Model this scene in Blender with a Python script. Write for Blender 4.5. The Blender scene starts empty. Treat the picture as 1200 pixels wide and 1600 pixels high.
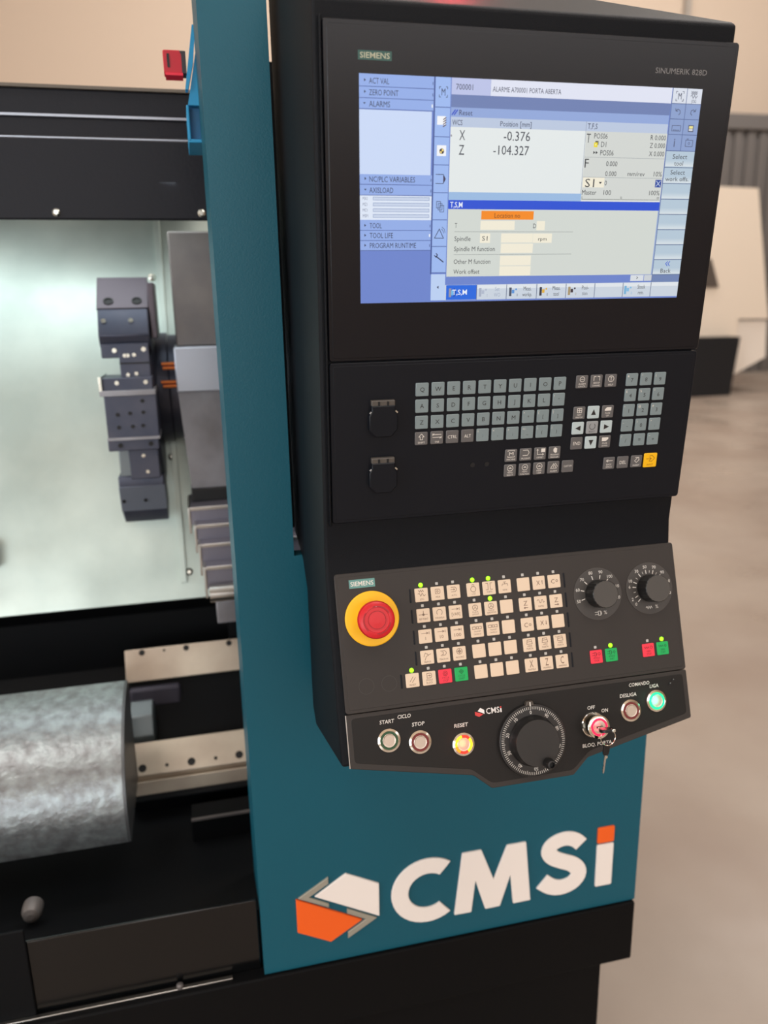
import bpy, math, random
from mathutils import Vector, Matrix
random.seed(7)
SC = bpy.context.scene
COL = SC.collection
PI = math.pi
Z0 = 1.27                      # height of the control panel's top edge above the floor

# ---------------------------------------------------------------- camera
cam = bpy.data.cameras.new('camera')
cam_o = bpy.data.objects.new('camera', cam); COL.objects.link(cam_o)
R_ = Vector((0.97255837, -0.23190916, -0.01866435)); U_ = Vector((0.07694151, 0.24488521, 0.9664943)); W_ = Vector((0.21956826, 0.94140819, -0.2560086))
m = Matrix((R_, U_, -W_)).transposed().to_4x4(); m.translation = Vector((-0.1507, -0.93455, 0.33127 + Z0))
cam_o.matrix_world = m
cam.sensor_fit = 'VERTICAL'; cam.sensor_height = 36; cam.lens = 36 * 1225.06 / 1600
cam.clip_start = 0.02; cam.clip_end = 60
cam.dof.use_dof = True; cam.dof.focus_distance = 0.99; cam.dof.aperture_fstop = 27.56 / 8.0; cam.dof.aperture_blades = 0
SC.camera = cam_o

# ---------------------------------------------------------------- light and exposure
SC.view_settings.view_transform = 'Standard'; SC.view_settings.look = 'None'
SC.view_settings.exposure = 0.0; SC.view_settings.gamma = 1.0; SC.view_settings.use_curve_mapping = False
w = bpy.data.worlds.new('world'); SC.world = w; w.use_nodes = True
w.node_tree.nodes['Background'].inputs[0].default_value = (0.9, 0.93, 1.0, 1)
w.node_tree.nodes['Background'].inputs[1].default_value = 0.6
def area(name, loc, to, sx, sy, power, color):
    l = bpy.data.lights.new(name, 'AREA'); l.shape = 'RECTANGLE'; l.size = sx; l.size_y = sy; l.energy = power; l.color = color
    o = bpy.data.objects.new(name, l); COL.objects.link(o); o.location = loc
    o.rotation_euler = (Vector(to) - Vector(loc)).to_track_quat('-Z', 'Y').to_euler()
    return o
# ceiling skylights of the hall (warm), then added unseen lights for the back wall and the left side (cool)
for i, (x, y) in enumerate(((-4, -3), (3, -4.5), (-4, 4), (4, 3), (10, 0), (10, 9), (1, 10))):
    area('hall_skylight', (x, y, 10.6), (x, y, 0), 3.5, 3.5, 290, (1.0, 0.94, 0.89))
area('wall_fill_light', (8, 10, 10.2), (8, 17, 5.0), 16, 1.0, 560, (1.0, 0.94, 0.88))  # unseen light added to brighten the upper back wall
area('left_fill_light', (-8.6, -2.5, 2.6), (0, 0.5, 1.4), 4.5, 4.6, 420, (0.84, 0.93, 1.0))  # unseen cool light added for the column's left face and the interior
# two unseen area lights added behind the camera for reflections and sheen
area('reflection_light_left', (-3.6, -8.8, 2.3), (-3.6, 0, 2.3), 3.6, 3.0, 215, (0.84, 0.94, 1.0))
area('sheen_light_right', (3.8, -8.8, 4.3), (3.8, 0, 4.3), 9.0, 3.4, 190, (0.95, 0.97, 1.0))
# the lathe's own work lamp under the hood
area('work_lamp', (-0.62, 0.92, 1.84), (-0.60, 1.0, 0.9), 1.0, 0.22, 2.6, (0.88, 0.97, 0.98))

# ---------------------------------------------------------------- materials
MATS = {}
def lin(c):
    f = lambda v: v / 12.92 if v <= 0.04045 else ((v + 0.055) / 1.055) ** 2.4
    return tuple(f(v / 255) for v in c)
def mat(name, rgb, rough=0.5, metal=0.0, emit=None, bump=None, noise=None, coat=0.0, spec=0.5, rnoise=None):
    """rgb in 0..255; bump=(scale, strength, detail); noise=(scale, rgb2) mixes two colours"""
    if name in MATS: return MATS[name]
    M_ = bpy.data.materials.new(name); M_.use_nodes = True
    nt = M_.node_tree; b = nt.nodes['Principled BSDF']
    b.inputs['Base Color'].default_value = (*lin(rgb), 1)
    b.inputs['Roughness'].default_value = rough; b.inputs['Metallic'].default_value = metal
    b.inputs['Specular IOR Level'].default_value = spec
    b.inputs['Coat Weight'].default_value = coat
    if emit is not None:
        b.inputs['Emission Color'].default_value = (*lin(rgb), 1); b.inputs['Emission Strength'].default_value = emit
    if bump or noise or rnoise:
        tc = nt.nodes.new('ShaderNodeTexCoord')
    if bump:
        n = nt.nodes.new('ShaderNodeTexNoise'); n.inputs['Scale'].default_value = bump[0]; n.inputs['Detail'].default_value = bump[2]
        bp = nt.nodes.new('ShaderNodeBump'); bp.inputs['Strength'].default_value = bump[1]; bp.inputs['Distance'].default_value = bump[3] if len(bump) > 3 else 0.001
        nt.links.new(tc.outputs['Object'], n.inputs['Vector']); nt.links.new(n.outputs['Fac'], bp.inputs['Height']); nt.links.new(bp.outputs['Normal'], b.inputs['Normal'])
    if noise:
        n = nt.nodes.new('ShaderNodeTexNoise'); n.inputs['Scale'].default_value = noise[0]; n.inputs['Detail'].default_value = 5
        r = nt.nodes.new('ShaderNodeValToRGB'); r.color_ramp.elements[0].position = 0.35; r.color_ramp.elements[1].position = 0.65
        r.color_ramp.elements[0].color = (*lin(rgb), 1); r.color_ramp.elements[1].color = (*lin(noise[1]), 1)
        nt.links.new(tc.outputs['Object'], n.inputs['Vector']); nt.links.new(n.outputs['Fac'], r.inputs['Fac']); nt.links.new(r.outputs['Color'], b.inputs['Base Color'])
    if rnoise:
        n = nt.nodes.new('ShaderNodeTexNoise'); n.inputs['Scale'].default_value = rnoise[0]; n.inputs['Detail'].default_value = 6
        mr = nt.nodes.new('ShaderNodeMapRange'); mr.inputs[3].default_value = rnoise[1]; mr.inputs[4].default_value = rnoise[2]; mr.inputs[1].default_value = .3; mr.inputs[2].default_value = .7
        nt.links.new(tc.outputs['Object'], n.inputs['Vector']); nt.links.new(n.outputs['Fac'], mr.inputs[0]); nt.links.new(mr.outputs[0], b.inputs['Roughness'])
    MATS[name] = M_
    return M_
TEAL = mat('teal_paint', (6, 86, 104), 0.42, spec=.38, bump=(420, 0.35, 2, 0.0008))
BLACKTEX = mat('black_texture_paint', (4, 8, 15), 0.5, spec=.2, bump=(900, 0.5, 3, 0.0012))
BLACKBASE = mat('black_base_paint', (10, 10, 11), 0.6, spec=.12, bump=(1200, 0.3, 2, 0.0006))
BLACKGLOSS = mat('black_gloss_paint', (9, 10, 11), 0.16, rnoise=(3, .12, .24))
BLACKDULL = mat('black_dull_paint', (6, 8, 11), 0.6, spec=.15)
HOODBLK = mat('hood_paint', (16, 18, 27), 0.5, spec=.28, bump=(160, 0.4, 3))
PANEL = mat('panel_plastic', (14, 17, 24), 0.42, spec=.22, bump=(2500, 0.15, 1, 0.0003))
GLASSBLK = mat('screen_bezel', (4, 6, 15), 0.26, spec=.4)
PANELWARM = mat('control_panel_foil', (50, 45, 42), 0.5, spec=.35, bump=(2500, 0.15, 1, 0.0003))
SHEET = mat('splash_sheet', (206, 218, 210), 0.38, 0.5, noise=(3.5, (176, 190, 184)), rnoise=(5, .3, .48))
STEEL = mat('steel', (190, 188, 184), 0.28, 1.0)
BRUSHED = mat('brushed_steel', (205, 190, 176), 0.36, 0.9)
CHROME = mat('chrome', (235, 228, 215), 0.12, 1.0)
TURRET = mat('turret_black_oxide', (62, 67, 84), 0.4, 0.4, noise=(14, (76, 78, 92)))
TURRETB = mat('turret_brown', (88, 80, 88), 0.4, 0.4)
GREYCAST = mat('grey_machined', (150, 150, 156), 0.4, 0.4, noise=(9, (122, 120, 124)))
GREYDK = mat('grey_cover', (128, 122, 118), 0.45, 0.4, noise=(7, (104, 100, 100)))
LIGHTBLK = mat('light_machined', (172, 178, 190), 0.35, 0.5)
RAILM = mat('ground_rail', (208, 196, 178), 0.4, 0.45, noise=(6, (180, 164, 148)))
COVERM = mat('guard_sheet', (158, 166, 168), 0.38, 0.75, bump=(70, 0.5, 5, 0.003), noise=(44, (128, 130, 132)))
COPPER = mat('copper', (200, 120, 70), 0.35, 1.0)
DARKHOLE = mat('dark_hole', (6, 6, 8), 0.6)
BOLT = mat('bolt_zinc', (215, 215, 205), 0.25, 1.0)
CYAN = mat('bracket_blue_lit', (34, 150, 200), 0.45)  # column paint as it looks when lit, put into the colour
WHITE_LET = mat('letter_white', (250, 240, 232), 0.45)
ORANGE = mat('letter_orange', (252, 100, 22), 0.45)
SILVER_LET = mat('letter_silver', (176, 172, 158), 0.35, 0.4)
PRINTW = mat('print_white', (226, 220, 212), 0.5)
PRINTG = mat('print_grey', (150, 150, 150), 0.5)
KEYL = mat('key_light_grey', (126, 140, 143), 0.4)
KEYD = mat('key_dark_grey', (96, 94, 94), 0.4)
KEYA = mat('key_arrow_grey', (184, 198, 200), 0.4)
KEYS_ = mat('key_select_grey', (150, 152, 154), 0.4)
KEYY = mat('key_yellow', (250, 190, 10), 0.4)
KEYC = mat('key_cream', (226, 202, 176), 0.45)
KEYR = mat('key_red', (244, 50, 72), 0.45)
KEYG = mat('key_green', (0, 168, 84), 0.45)
INK = mat('ink_dark', (34, 30, 32), 0.5)
INKB = mat('ink_brown', (120, 92, 76), 0.5)
PETROL = mat('badge_petrol', (98, 148, 142), 0.5)
PETROLD = mat('badge_petrol_dark', (52, 92, 86), 0.5)
BADGEPRINT = mat('badge_print', (190, 190, 165), 0.5)
LEDON = mat('led_green_lit', (150, 255, 20), 0.3, emit=1.3)
LEDOFF = mat('led_off', (186, 182, 176), 0.35)
YELLOW = mat('estop_yellow', (252, 190, 10), 0.45)
REDCAP = mat('estop_red', (205, 20, 32), 0.36)
REDDK = mat('estop_red_dark', (150, 12, 22), 0.4)
KNOB = mat('knob_black', (20, 19, 19), 0.4)
KNOBCAP = mat('knob_cap_grey', (70, 66, 62), 0.5)
DIALDK = mat('dial_disc', (36, 34, 33), 0.35)

# ---------------------------------------------------------------- mesh builder
class MB:
    def __init__(s): s.v = []; s.f = []; s.m = []; s.mats = []
    def mi(s, M_):
        if M_ not in s.mats: s.mats.append(M_)
        return s.mats.index(M_)
    def add(s, vs, fs, M_):
        o = len(s.v); s.v += [tuple(v) for v in vs]; k = s.mi(M_)
        for f in fs: s.f.append(tuple(i + o for i in f)); s.m.append(k)
    def poly(s, pts, z, M_): s.add([(x, y, z) for x, y in pts], [tuple(range(len(pts)))], M_)
    def rect(s, x0, y0, x1, y1, z, M_): s.poly([(x0, y0), (x1, y0), (x1, y1), (x0, y1)], z, M_)
    def prism(s, pts, z0, z1, M_, bev=0.0, cap=None):
        a = sum(pts[i][0] * pts[(i + 1) % len(pts)][1] - pts[(i + 1) % len(pts)][0] * pts[i][1] for i in range(len(pts)))
        if a < 0: pts = pts[::-1]
        n = len(pts); rings = [[(x, y, z0) for x, y in pts]]
        if bev:
            rings.append([(x, y, z1 - bev) for x, y in pts]); rings.append([(x, y, z1) for x, y in inset(pts, bev)])
        else: rings.append([(x, y, z1) for x, y in pts])
        vs = [v for r in rings for v in r]; fs = []
        for k in range(len(rings) - 1):
            for i in range(n):
                j = (i + 1) % n; fs.append((k * n + i, k * n + j, (k + 1) * n + j, (k + 1) * n + i))
        s.add(vs, fs + [tuple(range(n))[::-1]], M_)
        s.add(rings[-1], [tuple(range(n))], cap or M_)
    def box(s, x0, x1, y0, y1, z0, z1, M_):
        v = [(x, y, z) for z in (z0, z1) for x, y in ((x0, y0), (x1, y0), (x1, y1), (x0, y1))]
        s.add(v, [(3, 2, 1, 0), (4, 5, 6, 7), (0, 1, 5, 4), (1, 2, 6, 5), (2, 3, 7, 6), (3, 0, 4, 7)], M_)
    def xprism(s, pts, x0, x1, M_):        # pts are (y, z)
        a = sum(pts[i][0] * pts[(i + 1) % len(pts)][1] - pts[(i + 1) % len(pts)][0] * pts[i][1] for i in range(len(pts)))
        if a < 0: pts = pts[::-1]
        n = len(pts); v = [(x0, y, z) for y, z in pts] + [(x1, y, z) for y, z in pts]
        s.add(v, [tuple(range(n))[::-1], tuple(range(n, 2 * n))] + [(i, (i + 1) % n, n + (i + 1) % n, n + i) for i in range(n)], M_)
    def lathe(s, prof, cx, cy, M_, seg=32, axis='z', cz=0.0, capm=None):
        """prof = [(r, h)...] ; closes at both ends"""
        n = len(prof); vs = []
        for k in range(seg):
            a = 2 * PI * k / seg
            for r, h in prof:
                if axis == 'z': vs.append((cx + r * math.cos(a), cy + r * math.sin(a), cz + h))
                elif axis == 'x': vs.append((cx + h, cy + r * math.cos(a), cz + r * math.sin(a)))
                else: vs.append((cx + r * math.cos(a), cy + h, cz - r * math.sin(a)))
        fs = [(k * n + i, ((k + 1) % seg) * n + i, ((k + 1) % seg) * n + i + 1, k * n + i + 1) for k in range(seg) for i in range(n - 1)]
        s.add(vs, fs, M_)
        s.add([vs[k * n] for k in range(seg)], [tuple(range(seg))[::-1]], M_)
        s.add([vs[k * n + n - 1] for k in range(seg)], [tuple(range(seg))], capm or M_)
    def ring(s, cx, cy, r0, r1, z, M_, seg=32, a0=0, a1=360):
        full = a1 - a0 >= 360; k = seg if full else seg + 1; vs = []
        for i in range(k):
            a = math.radians(a0 + (a1 - a0) * i / seg)
            vs += [(cx + r0 * math.cos(a), cy + r0 * math.sin(a), z), (cx + r1 * math.cos(a), cy + r1 * math.sin(a), z)]
        s.add(vs, [(2 * i, 2 * i + 1, (2 * i + 3) % (2 * k), (2 * i + 2) % (2 * k)) for i in range(seg)], M_)
    def disc(s, cx, cy, r, z, M_, seg=20): s.poly([(cx + r * math.cos(2 * PI * i / seg), cy + r * math.sin(2 * PI * i / seg)) for i in range(seg)], z, M_)
    def stroke(s, pts, w_, z, M_):
        for a, b in zip(pts[:-1], pts[1:]):
            d = Vector((b[0] - a[0], b[1] - a[1]));
            if d.length < 1e-9: continue
            d.normalize(); p = Vector((-d.y, d.x)) * w_ / 2; e = d * w_ * .3
            s.add([(a[0] - e.x + p.x, a[1] - e.y + p.y, z), (a[0] - e.x - p.x, a[1] - e.y - p.y, z), (b[0] + e.x - p.x, b[1] + e.y - p.y, z), (b[0] + e.x + p.x, b[1] + e.y + p.y, z)], [(0, 1, 2, 3)], M_)
    def tube(s, pts, r, M_, seg=8, closed=False):
        P = [Vector(p) for p in pts]; n = len(P); vs = []
        for i, p in enumerate(P):
            t = (P[(i + 1) % n] - P[i - 1]) if closed else (P[min(i + 1, n - 1)] - P[max(i - 1, 0)])
            t.normalize(); u = t.orthogonal().normalized() if i == 0 else (pu - t * pu.dot(t)).normalized(); pu = u; v = t.cross(u)
            for k in range(seg):
                a = 2 * PI * k / seg; vs.append(p + (u * math.cos(a) + v * math.sin(a)) * r)
        fs = [(i * seg + k, i * seg + (k + 1) % seg, ((i + 1) % n) * seg + (k + 1) % seg, ((i + 1) % n) * seg + k) for i in range(n if closed else n - 1) for k in range(seg)]
        s.add(vs, fs, M_)
    def text(s, t, x, y, h, z, M_, al='C', sx=1.0, bold=0.0, w=None, shear=0.0, rot=0.0, va='C'):
        vs, fs, w0 = glyphs(t, bold)
        k = h / CAPH; kx = k * sx
        if w: kx = w / max(w0, 1e-6)
        off = {'C': -w0 * kx / 2, 'L': 0, 'R': -w0 * kx}[al]; oy = -h / 2 if va == 'C' else 0
        c, n = math.cos(rot), math.sin(rot); out = []
        for vx, vy in vs:
            px = vx * kx + off + shear * vy * k; py = vy * k + oy
            out.append((x + px * c - py * n, y + px * n + py * c, z))
        s.add(out, fs, M_)
    def build(s, name, parent=None, bevel=0.0, bseg=2, origin=None, smooth=True, ang=35):
        me = bpy.data.meshes.new(name)
        o3 = Vector(origin) if origin else Vector((0, 0, 0))
        me.from_pydata([Vector(v) - o3 for v in s.v], [], s.f)
        for M_ in s.mats: me.materials.append(M_)
        me.polygons.foreach_set('material_index', s.m)
        if smooth:
            me.polygons.foreach_set('use_smooth', [True] * len(s.f)); me.set_sharp_from_angle(angle=math.radians(ang))
        me.update()
        o = bpy.data.objects.new(name, me); COL.objects.link(o)
        if parent: o.parent = parent
        if origin and not parent: o.location = o3
        if bevel:
            b = o.modifiers.new('bevel', 'BEVEL'); b.width = bevel; b.segments = bseg; b.limit_method = 'ANGLE'; b.angle_limit = math.radians(40)
        return o
def inset(pts, d):
    n = len(pts); out = []
    for i in range(n):
        p0, p1, p2 = Vector(pts[i - 1]), Vector(pts[i]), Vector(pts[(i + 1) % n])
        e1 = (p1 - p0).normalized(); e2 = (p2 - p1).normalized()
        n1 = Vector((-e1.y, e1.x)); n2 = Vector((-e2.y, e2.x)); b = (n1 + n2)
        if b.length < 1e-6: b = n1
        b.normalize(); out.append(tuple(p1 + b * d / max(b.dot(n1), .35)))
    return out
def rrect(x0, y0, x1, y1, r, seg=4):
    out = []
    for cx, cy, a in ((x1 - r, y0 + r, -90), (x1 - r, y1 - r, 0), (x0 + r, y1 - r, 90), (x0 + r, y0 + r, 180)):
        for k in range(seg + 1):
            t = math.radians(a + 90 * k / seg); out.append((cx + r * math.cos(t), cy + r * math.sin(t)))
    return out
def roundpoly(pts, r, seg=3):
    n = len(pts); out = []
    for i in range(n):
        p0, p1, p2 = Vector(pts[i - 1]), Vector(pts[i]), Vector(pts[(i + 1) % n])
        d1 = (p0 - p1).normalized(); d2 = (p2 - p1).normalized(); rr = min(r, (p0 - p1).length * .45, (p2 - p1).length * .45)
        a, b = p1 + d1 * rr, p1 + d2 * rr
        for k in range(seg + 1):
            t = k / seg; out.append(tuple(a * (1 - t) ** 2 + p1 * 2 * t * (1 - t) + b * t * t))
    return out
GC = {}
def glyphs(t, bold):
    key = (t, bold)
    if key in GC: return GC[key]
    cu = bpy.data.curves.new('t', 'FONT'); cu.body = t; cu.size = 1; cu.resolution_u = 2; cu.offset = bold
    o = bpy.data.objects.new('t', cu); COL.objects.link(o)
    dg = bpy.context.evaluated_depsgraph_get(); me = bpy.data.meshes.new_from_object(o.evaluated_get(dg))
    vs = [(v.co.x, v.co.y) for v in me.vertices]; fs = [tuple(p.vertices) for p in me.polygons]
    bpy.data.meshes.remove(me); bpy.data.objects.remove(o); bpy.data.curves.remove(cu)
    x0 = min([v[0] for v in vs] or [0]); x1 = max([v[0] for v in vs] or [0])
    GC[key] = ([(x - x0, y) for x, y in vs], fs, x1 - x0)
    return GC[key]
CAPH = 1.0
CAPH = max(v[1] for v in glyphs('H', 0)[0])

def thing(name, label, cat, loc=(0, 0, 0), rot=(0, 0, 0), group=None):
    o = bpy.data.objects.new(name, None); COL.objects.link(o); o.location = loc; o.rotation_euler = rot; o.empty_display_size = .05
    o['label'] = label; o['category'] = cat
    if group: o['group'] = group
    return o
def tag(o, label=None, cat=None, group=None, kind=None):
    for k, v in (('label', label), ('category', cat), ('group', group), ('kind', kind)):
        if v: o[k] = v
    return o
def z(v): return v + Z0

# ================================================================ the hall
FLOOR = mat('polished_concrete', (160, 147, 135), 0.3, noise=(0.9, (144, 128, 116)), rnoise=(1.6, .22, .5))
WALLM = mat('wall_plaster', (214, 196, 178), 0.8)
CEILM = mat('ceiling_sheet', (225, 222, 216), 0.7)
def slab(name, x0, x1, y0, y1, z0, z1, M_):
    b = MB(); b.box(x0, x1, y0, y1, z0, z1, M_); return tag(b.build(name, smooth=False), kind='structure')
slab('floor', -9, 24, -9, 18, -.2, 0, FLOOR)
slab('ceiling', -9, 24, -9, 18, 11, 11.2, CEILM)
slab('wall_back', -9, 24, 17, 17.3, 0, 11, WALLM)
slab('wall_front', -9, 24, -9.3, -9, 0, 11, WALLM)
slab('wall_left', -9.3, -9, -9, 17, 0, 11, WALLM)
slab('wall_right', 24, 24.3, -9, 17, 0, 11, WALLM)
slab('baseboard_back', -9, 24, 16.94, 17, 0, .15, mat('skirting', (120, 110, 104), .6))
slab('trim_1', 11.2, 11.33, 16.86, 17, 0, 11, mat('pilaster_grey', (170, 162, 154), .7))

# grey roller shutter beyond the white machine
SHUT = mat('shutter_grey', (104, 100, 98), 0.6)
sh = thing('roller_shutter', 'tall grey ribbed roller shutter standing behind the white machine', 'shutter', (12.6, 14.4, 0))
b = MB(); b.box(-2.6, 2.6, -.02, .06, 0, 4.9, SHUT); b.build('curtain', sh)
b = MB(); b.box(-2.7, 2.7, -.14, .1, 4.9, 5.2, SHUT); b.build('shutter_box', sh, bevel=.02)
for k in range(18):
    b = MB(); b.box(-2.55 + k * .29, -2.38 + k * .29, -.08, -.02, 0, 4.9, SHUT); b.build('rib', sh)

# white machine in the far background
wm = thing('white_machine', 'white enclosed machining centre blurred in the right background', 'machine', (7.6, 11.8, 0))
WM = mat('white_machine_paint', (246, 232, 214), 0.45); WM2 = mat('white_machine_side', (250, 240, 228), 0.45)
def XZ(name, pts, y0, y1, M_, par, bevel=0, base=(0, 0, 0)):
    b = MB(); b.prism([(x, zz) for x, zz in pts], -y1, -y0, M_)
    b.v = [(x - base[0], -q - base[1], p - base[2]) for x, p, q in b.v]
    return b.build(name, par, bevel=bevel)
XZ('body', [(5.2, z(-1.0)), (8.87, z(-1.0)), (8.87, z(-.02)), (9.46, z(-.03)), (9.02, z(2.05)), (5.2, z(2.15))], 11, 12.8, WM, wm, .03, (7.6, 11.8, 0))
XZ('side_chute', [(8.88, z(-.98)), (9.52, z(-.68)), (9.47, z(-.06)), (8.88, z(-.05))], 11.05, 12.4, WM2, wm, .02, (7.6, 11.8, 0))
XZ('base_cabinet', [(5.4, 0), (8.62, 0), (8.72, z(-.3)), (5.4, z(-.28))], 10.7, 12.6, mat('far_black', (18, 22, 28), .5), wm, .02, (7.6, 11.8, 0))
XZ('window_pane', [(7.2, z(.95)), (8.24, z(.95)), (8.42, z(.50)), (7.2, z(.50))], 10.97, 11.0, mat('far_window', (96, 88, 82), .2), wm, 0, (7.6, 11.8, 0))

# ================================================================ the lathe
LX, LY = 0.05, 0.7
lathe = thing('cnc_lathe', 'teal and black slant-bed lathe with raised logo, door open to the left', 'lathe', (LX, LY, 0))
LO_ = (LX, LY, 0)
def lpart(b, name, bevel=0.0, par=None, seg=2, **k):
    o = b.build(name, None, bevel=bevel, bseg=seg, **k)
    o.data.transform(Matrix.Translation((-LX, -LY, 0))); o.parent = par or lathe
    return o
D = 0.24377
def fprism(b, pts, y0, y1, M_, bev=0.0, cap=None):
    """polygon in x,z extruded from y1 (back) to y0 (front, bevelled)"""
    t = MB(); t.prism(pts, -y1, -y0, M_, bev, cap)
    for M2 in t.mats: b.mi(M2)
    o = len(b.v); b.v += [(x, -q, p) for x, p, q in t.v]
    for f, mi in zip(t.f, t.m): b.f.append(tuple(i + o for i in f)); b.m.append(b.mi(t.mats[mi]))
# column (teal sheet-metal box with a cut-out for the console arm)
b = MB()
cx0, cx1, nx, nz, zb, zt = -.1137, .6262, -.0225, z(-.049), z(-.8345), z(.92)
out = [(cx0, zb), (cx1, zb), (cx1, z(.2)), (cx1, nz), (nx, nz), (nx, zt), (cx0, zt)]
fprism(b, out, D, D + .03, TEAL)
b.box(cx0, cx0 + .003, D + .03, D + .21, zb, zt, TEAL)
b.box(cx1 - .003, cx1, D + .03, D + .6, zb, nz, TEAL)
b.box(nx - .003, nx, D + .03, D + .12, nz, zt, TEAL)
column = lpart(b, 'column_panel', bevel=.0022)
b = MB(); b.box(nx, cx1 - .01, D + .34, D + .36, nz - .05, z(.742), BLACKDULL); lpart(b, 'recess_liner')
# logo pieces
def relief(name, pts, M_, label=None, y1=D, th=.0035, bev=.0008):
    b = MB(); fprism(b, pts, y1 - th, y1 + .0005, M_, bev); o = lpart(b, name, par=column)
    if label: o['label'] = label
    return o
def mm(L): return [(x / 1000, z(q / 1000)) for x, q in L]
relief('logo_hexagon_half', roundpoly(mm([(-17.4, -686.5), (40.5, -650), (100.7, -683.5), (100.2, -754)]), .0015), WHITE_LET, 'white upper half of the hexagon emblem')
relief('logo_hexagon_half', roundpoly(mm([(-50.4, -685.1), (68.3, -754.2), (9, -789.5), (-50.4, -755.9)]), .0015), ORANGE, 'orange lower half of the hexagon emblem')
relief('logo_chevron', mm([(8.5, -651.0), (-46.5, -684.5), (8, -714.8), (8.1, -706.7), (-26.8, -686), (8.5, -664.5)]), SILVER_LET, 'silver chevron, upper left of the emblem')
relief('logo_chevron', mm([(40.6, -724.2), (95.7, -756.5), (40.6, -789.5), (41.1, -775.5), (74.5, -755), (40.6, -735)]), SILVER_LET, 'silver chevron, lower right of the emblem')
def arc(cx, cy, rx, ry, a0, a1, n): return [(cx + rx * math.cos(math.radians(a0 + (a1 - a0) * i / n)), cy + ry * math.sin(math.radians(a0 + (a1 - a0) * i / n))) for i in range(n + 1)]
Cx, Cz = 193.5, -718.7
relief('logo_letter', mm(arc(Cx, Cz, 70, 69, 52, 308, 26) + arc(Cx, Cz, 38, 37, 306, 54, 20)), WHITE_LET, 'white raised letter C')
relief('logo_letter', roundpoly(mm([(244.8, -785), (259.5, -652), (297, -652), (322.5, -722), (347.8, -652), (386, -652), (398.5, -784.5), (363, -785), (356, -719), (336, -784.5), (306.5, -785), (286, -717), (278.5, -785.5)]), .002), WHITE_LET, 'white raised letter M')
# S: thick stroke along a spine
sp = [(500.5, -680), (488, -668), (470, -661.5), (451, -664), (437, -673), (434, -687), (444, -700), (463, -711), (483, -721), (496, -735), (497, -751), (484, -765), (462, -770), (441, -764), (422, -749)]
sp2 = []
for i in range(len(sp) - 1):
    p0, p1, p2, p3 = [Vector(sp[max(0, min(len(sp) - 1, i + k))]) for k in (-1, 0, 1, 2)]
    for k in range(3):
        t = k / 3; sp2.append(.5 * ((2 * p1) + (p2 - p0) * t + (2 * p0 - 5 * p1 + 4 * p2 - p3) * t * t + (3 * p1 - p0 - 3 * p2 + p3) * t ** 3))
sp2.append(Vector(sp[-1])); L_, Rr = [], []
for i, p in enumerate(sp2):
    t = (sp2[min(i + 1, len(sp2) - 1)] - sp2[max(i - 1, 0)]).normalized(); nn = Vector((-t.y, t.x)) * (14.6 + 2.4 * i / (len(sp2) - 1))
    L_.append(tuple(p + nn)); Rr.append(tuple(p - nn))
relief('logo_letter', mm(L_ + Rr[::-1]), WHITE_LET, 'white raised letter S', bev=0.0006)
relief('logo_letter', roundpoly(mm([(535, -689.5), (535, -784.5), (570, -784.5), (570, -689.5)]), .003), WHITE_LET, 'white stem of the letter i')
relief('logo_dot', roundpoly(mm([(535, -651.5), (535, -686), (570, -686), (570, -651.5)]), .003), ORANGE, 'orange dot of the letter i')
# base and plinth
b = MB(); b.box(-1.2, .6245, D - .007, 1.6, z(-.974), z(-.8365), BLACKBASE)
base = lpart(b, 'base_beam', bevel=.004, seg=3)
b = MB(); b.box(-1.2, .5636, D + .004, 1.5, 0, z(-.974), BLACKBASE); lpart(b, 'plinth', bevel=.004)
# base continues under the column to its right edge
b = MB(); b.box(-1.15, -.118, D + .018, D + .024, z(-.8365), z(-.688), BLACKGLOSS); lpart(b, 'apron_panel', bevel=.002)
b = MB(); b.box(-1.15, -.5, D + .012, D + .018, z(-.8365), z(-.66), BLACKDULL); lpart(b, 'apron_flap', bevel=.002)
b = MB(); b.box(-1.15, -.17, D + .004, D + .012, z(-.8365), z(-.8325), STEEL); lpart(b, 'door_track', bevel=.001)
b = MB(); b.lathe([(.006, 0), (.006, .006), (.003, .008)], -.262, D + .008, GREYDK, 12, cz=z(-.8325)); lpart(b, 'track_stop')
# inner chute, bed, splash panel
b = MB(); b.xprism([(D + .03, z(-.72)), (.5, z(-.80)), (.66, z(-.80)), (.82, z(-.77)), (1.03, z(-.56)), (1.03, z(-.42)), (.955, z(-.366)), (1.3, z(-.366)), (1.3, z(-.83)), (D + .03, z(-.83))], -1.15, .5, BLACKDULL); lpart(b, 'chip_chute')
b = MB(); b.box(-.235, -.10, .597, .603, z(-.745), z(-.7405), GREYDK); b.box(-.235, .1, .603, .66, z(-.80), z(-.745), BLACKDULL); lpart(b, 'chute_ledge')
def tilt(b, y0=1.05):                     # the sheet leans back by 18 degrees about its lower edge
    a = math.atan2(.30, .91)
    out = []
    for x, y, q in b.v:
        k = (y - y0); t = (q - z(-.40)) / math.cos(a) * .965
        out.append((x, .955 + t * math.sin(a) + k * math.cos(a), z(-.365) + t * math.cos(a) - k * math.sin(a)))
    b.v = out
b = MB(); b.box(-1.15, .45, 1.05, 1.056, z(-.40), z(.66), SHEET); b.box(-.226, -.212, 1.035, 1.05, z(-.36), z(.56), SHEET); tilt(b)
splash = lpart(b, 'splash_panel', bevel=.001)
for x, q in ((-.205, -.335), (-.24, .40), (-.215, .12), (-.225, -.05), (-.655, -.2)):
    b = MB(); b.lathe([(.009, 0), (.009, -.004), (.004, -.008)], x, 1.05, BOLT, 12, axis='y', cz=z(q)); tilt(b); lpart(b, 'screw', par=splash)
b = MB(); b.box(-.70, -.640, .985, 1.05, z(-.285), z(-.225), DARKHOLE); tilt(b); lpart(b, 'dark_stop_block', bevel=.004, par=splash)
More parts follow.
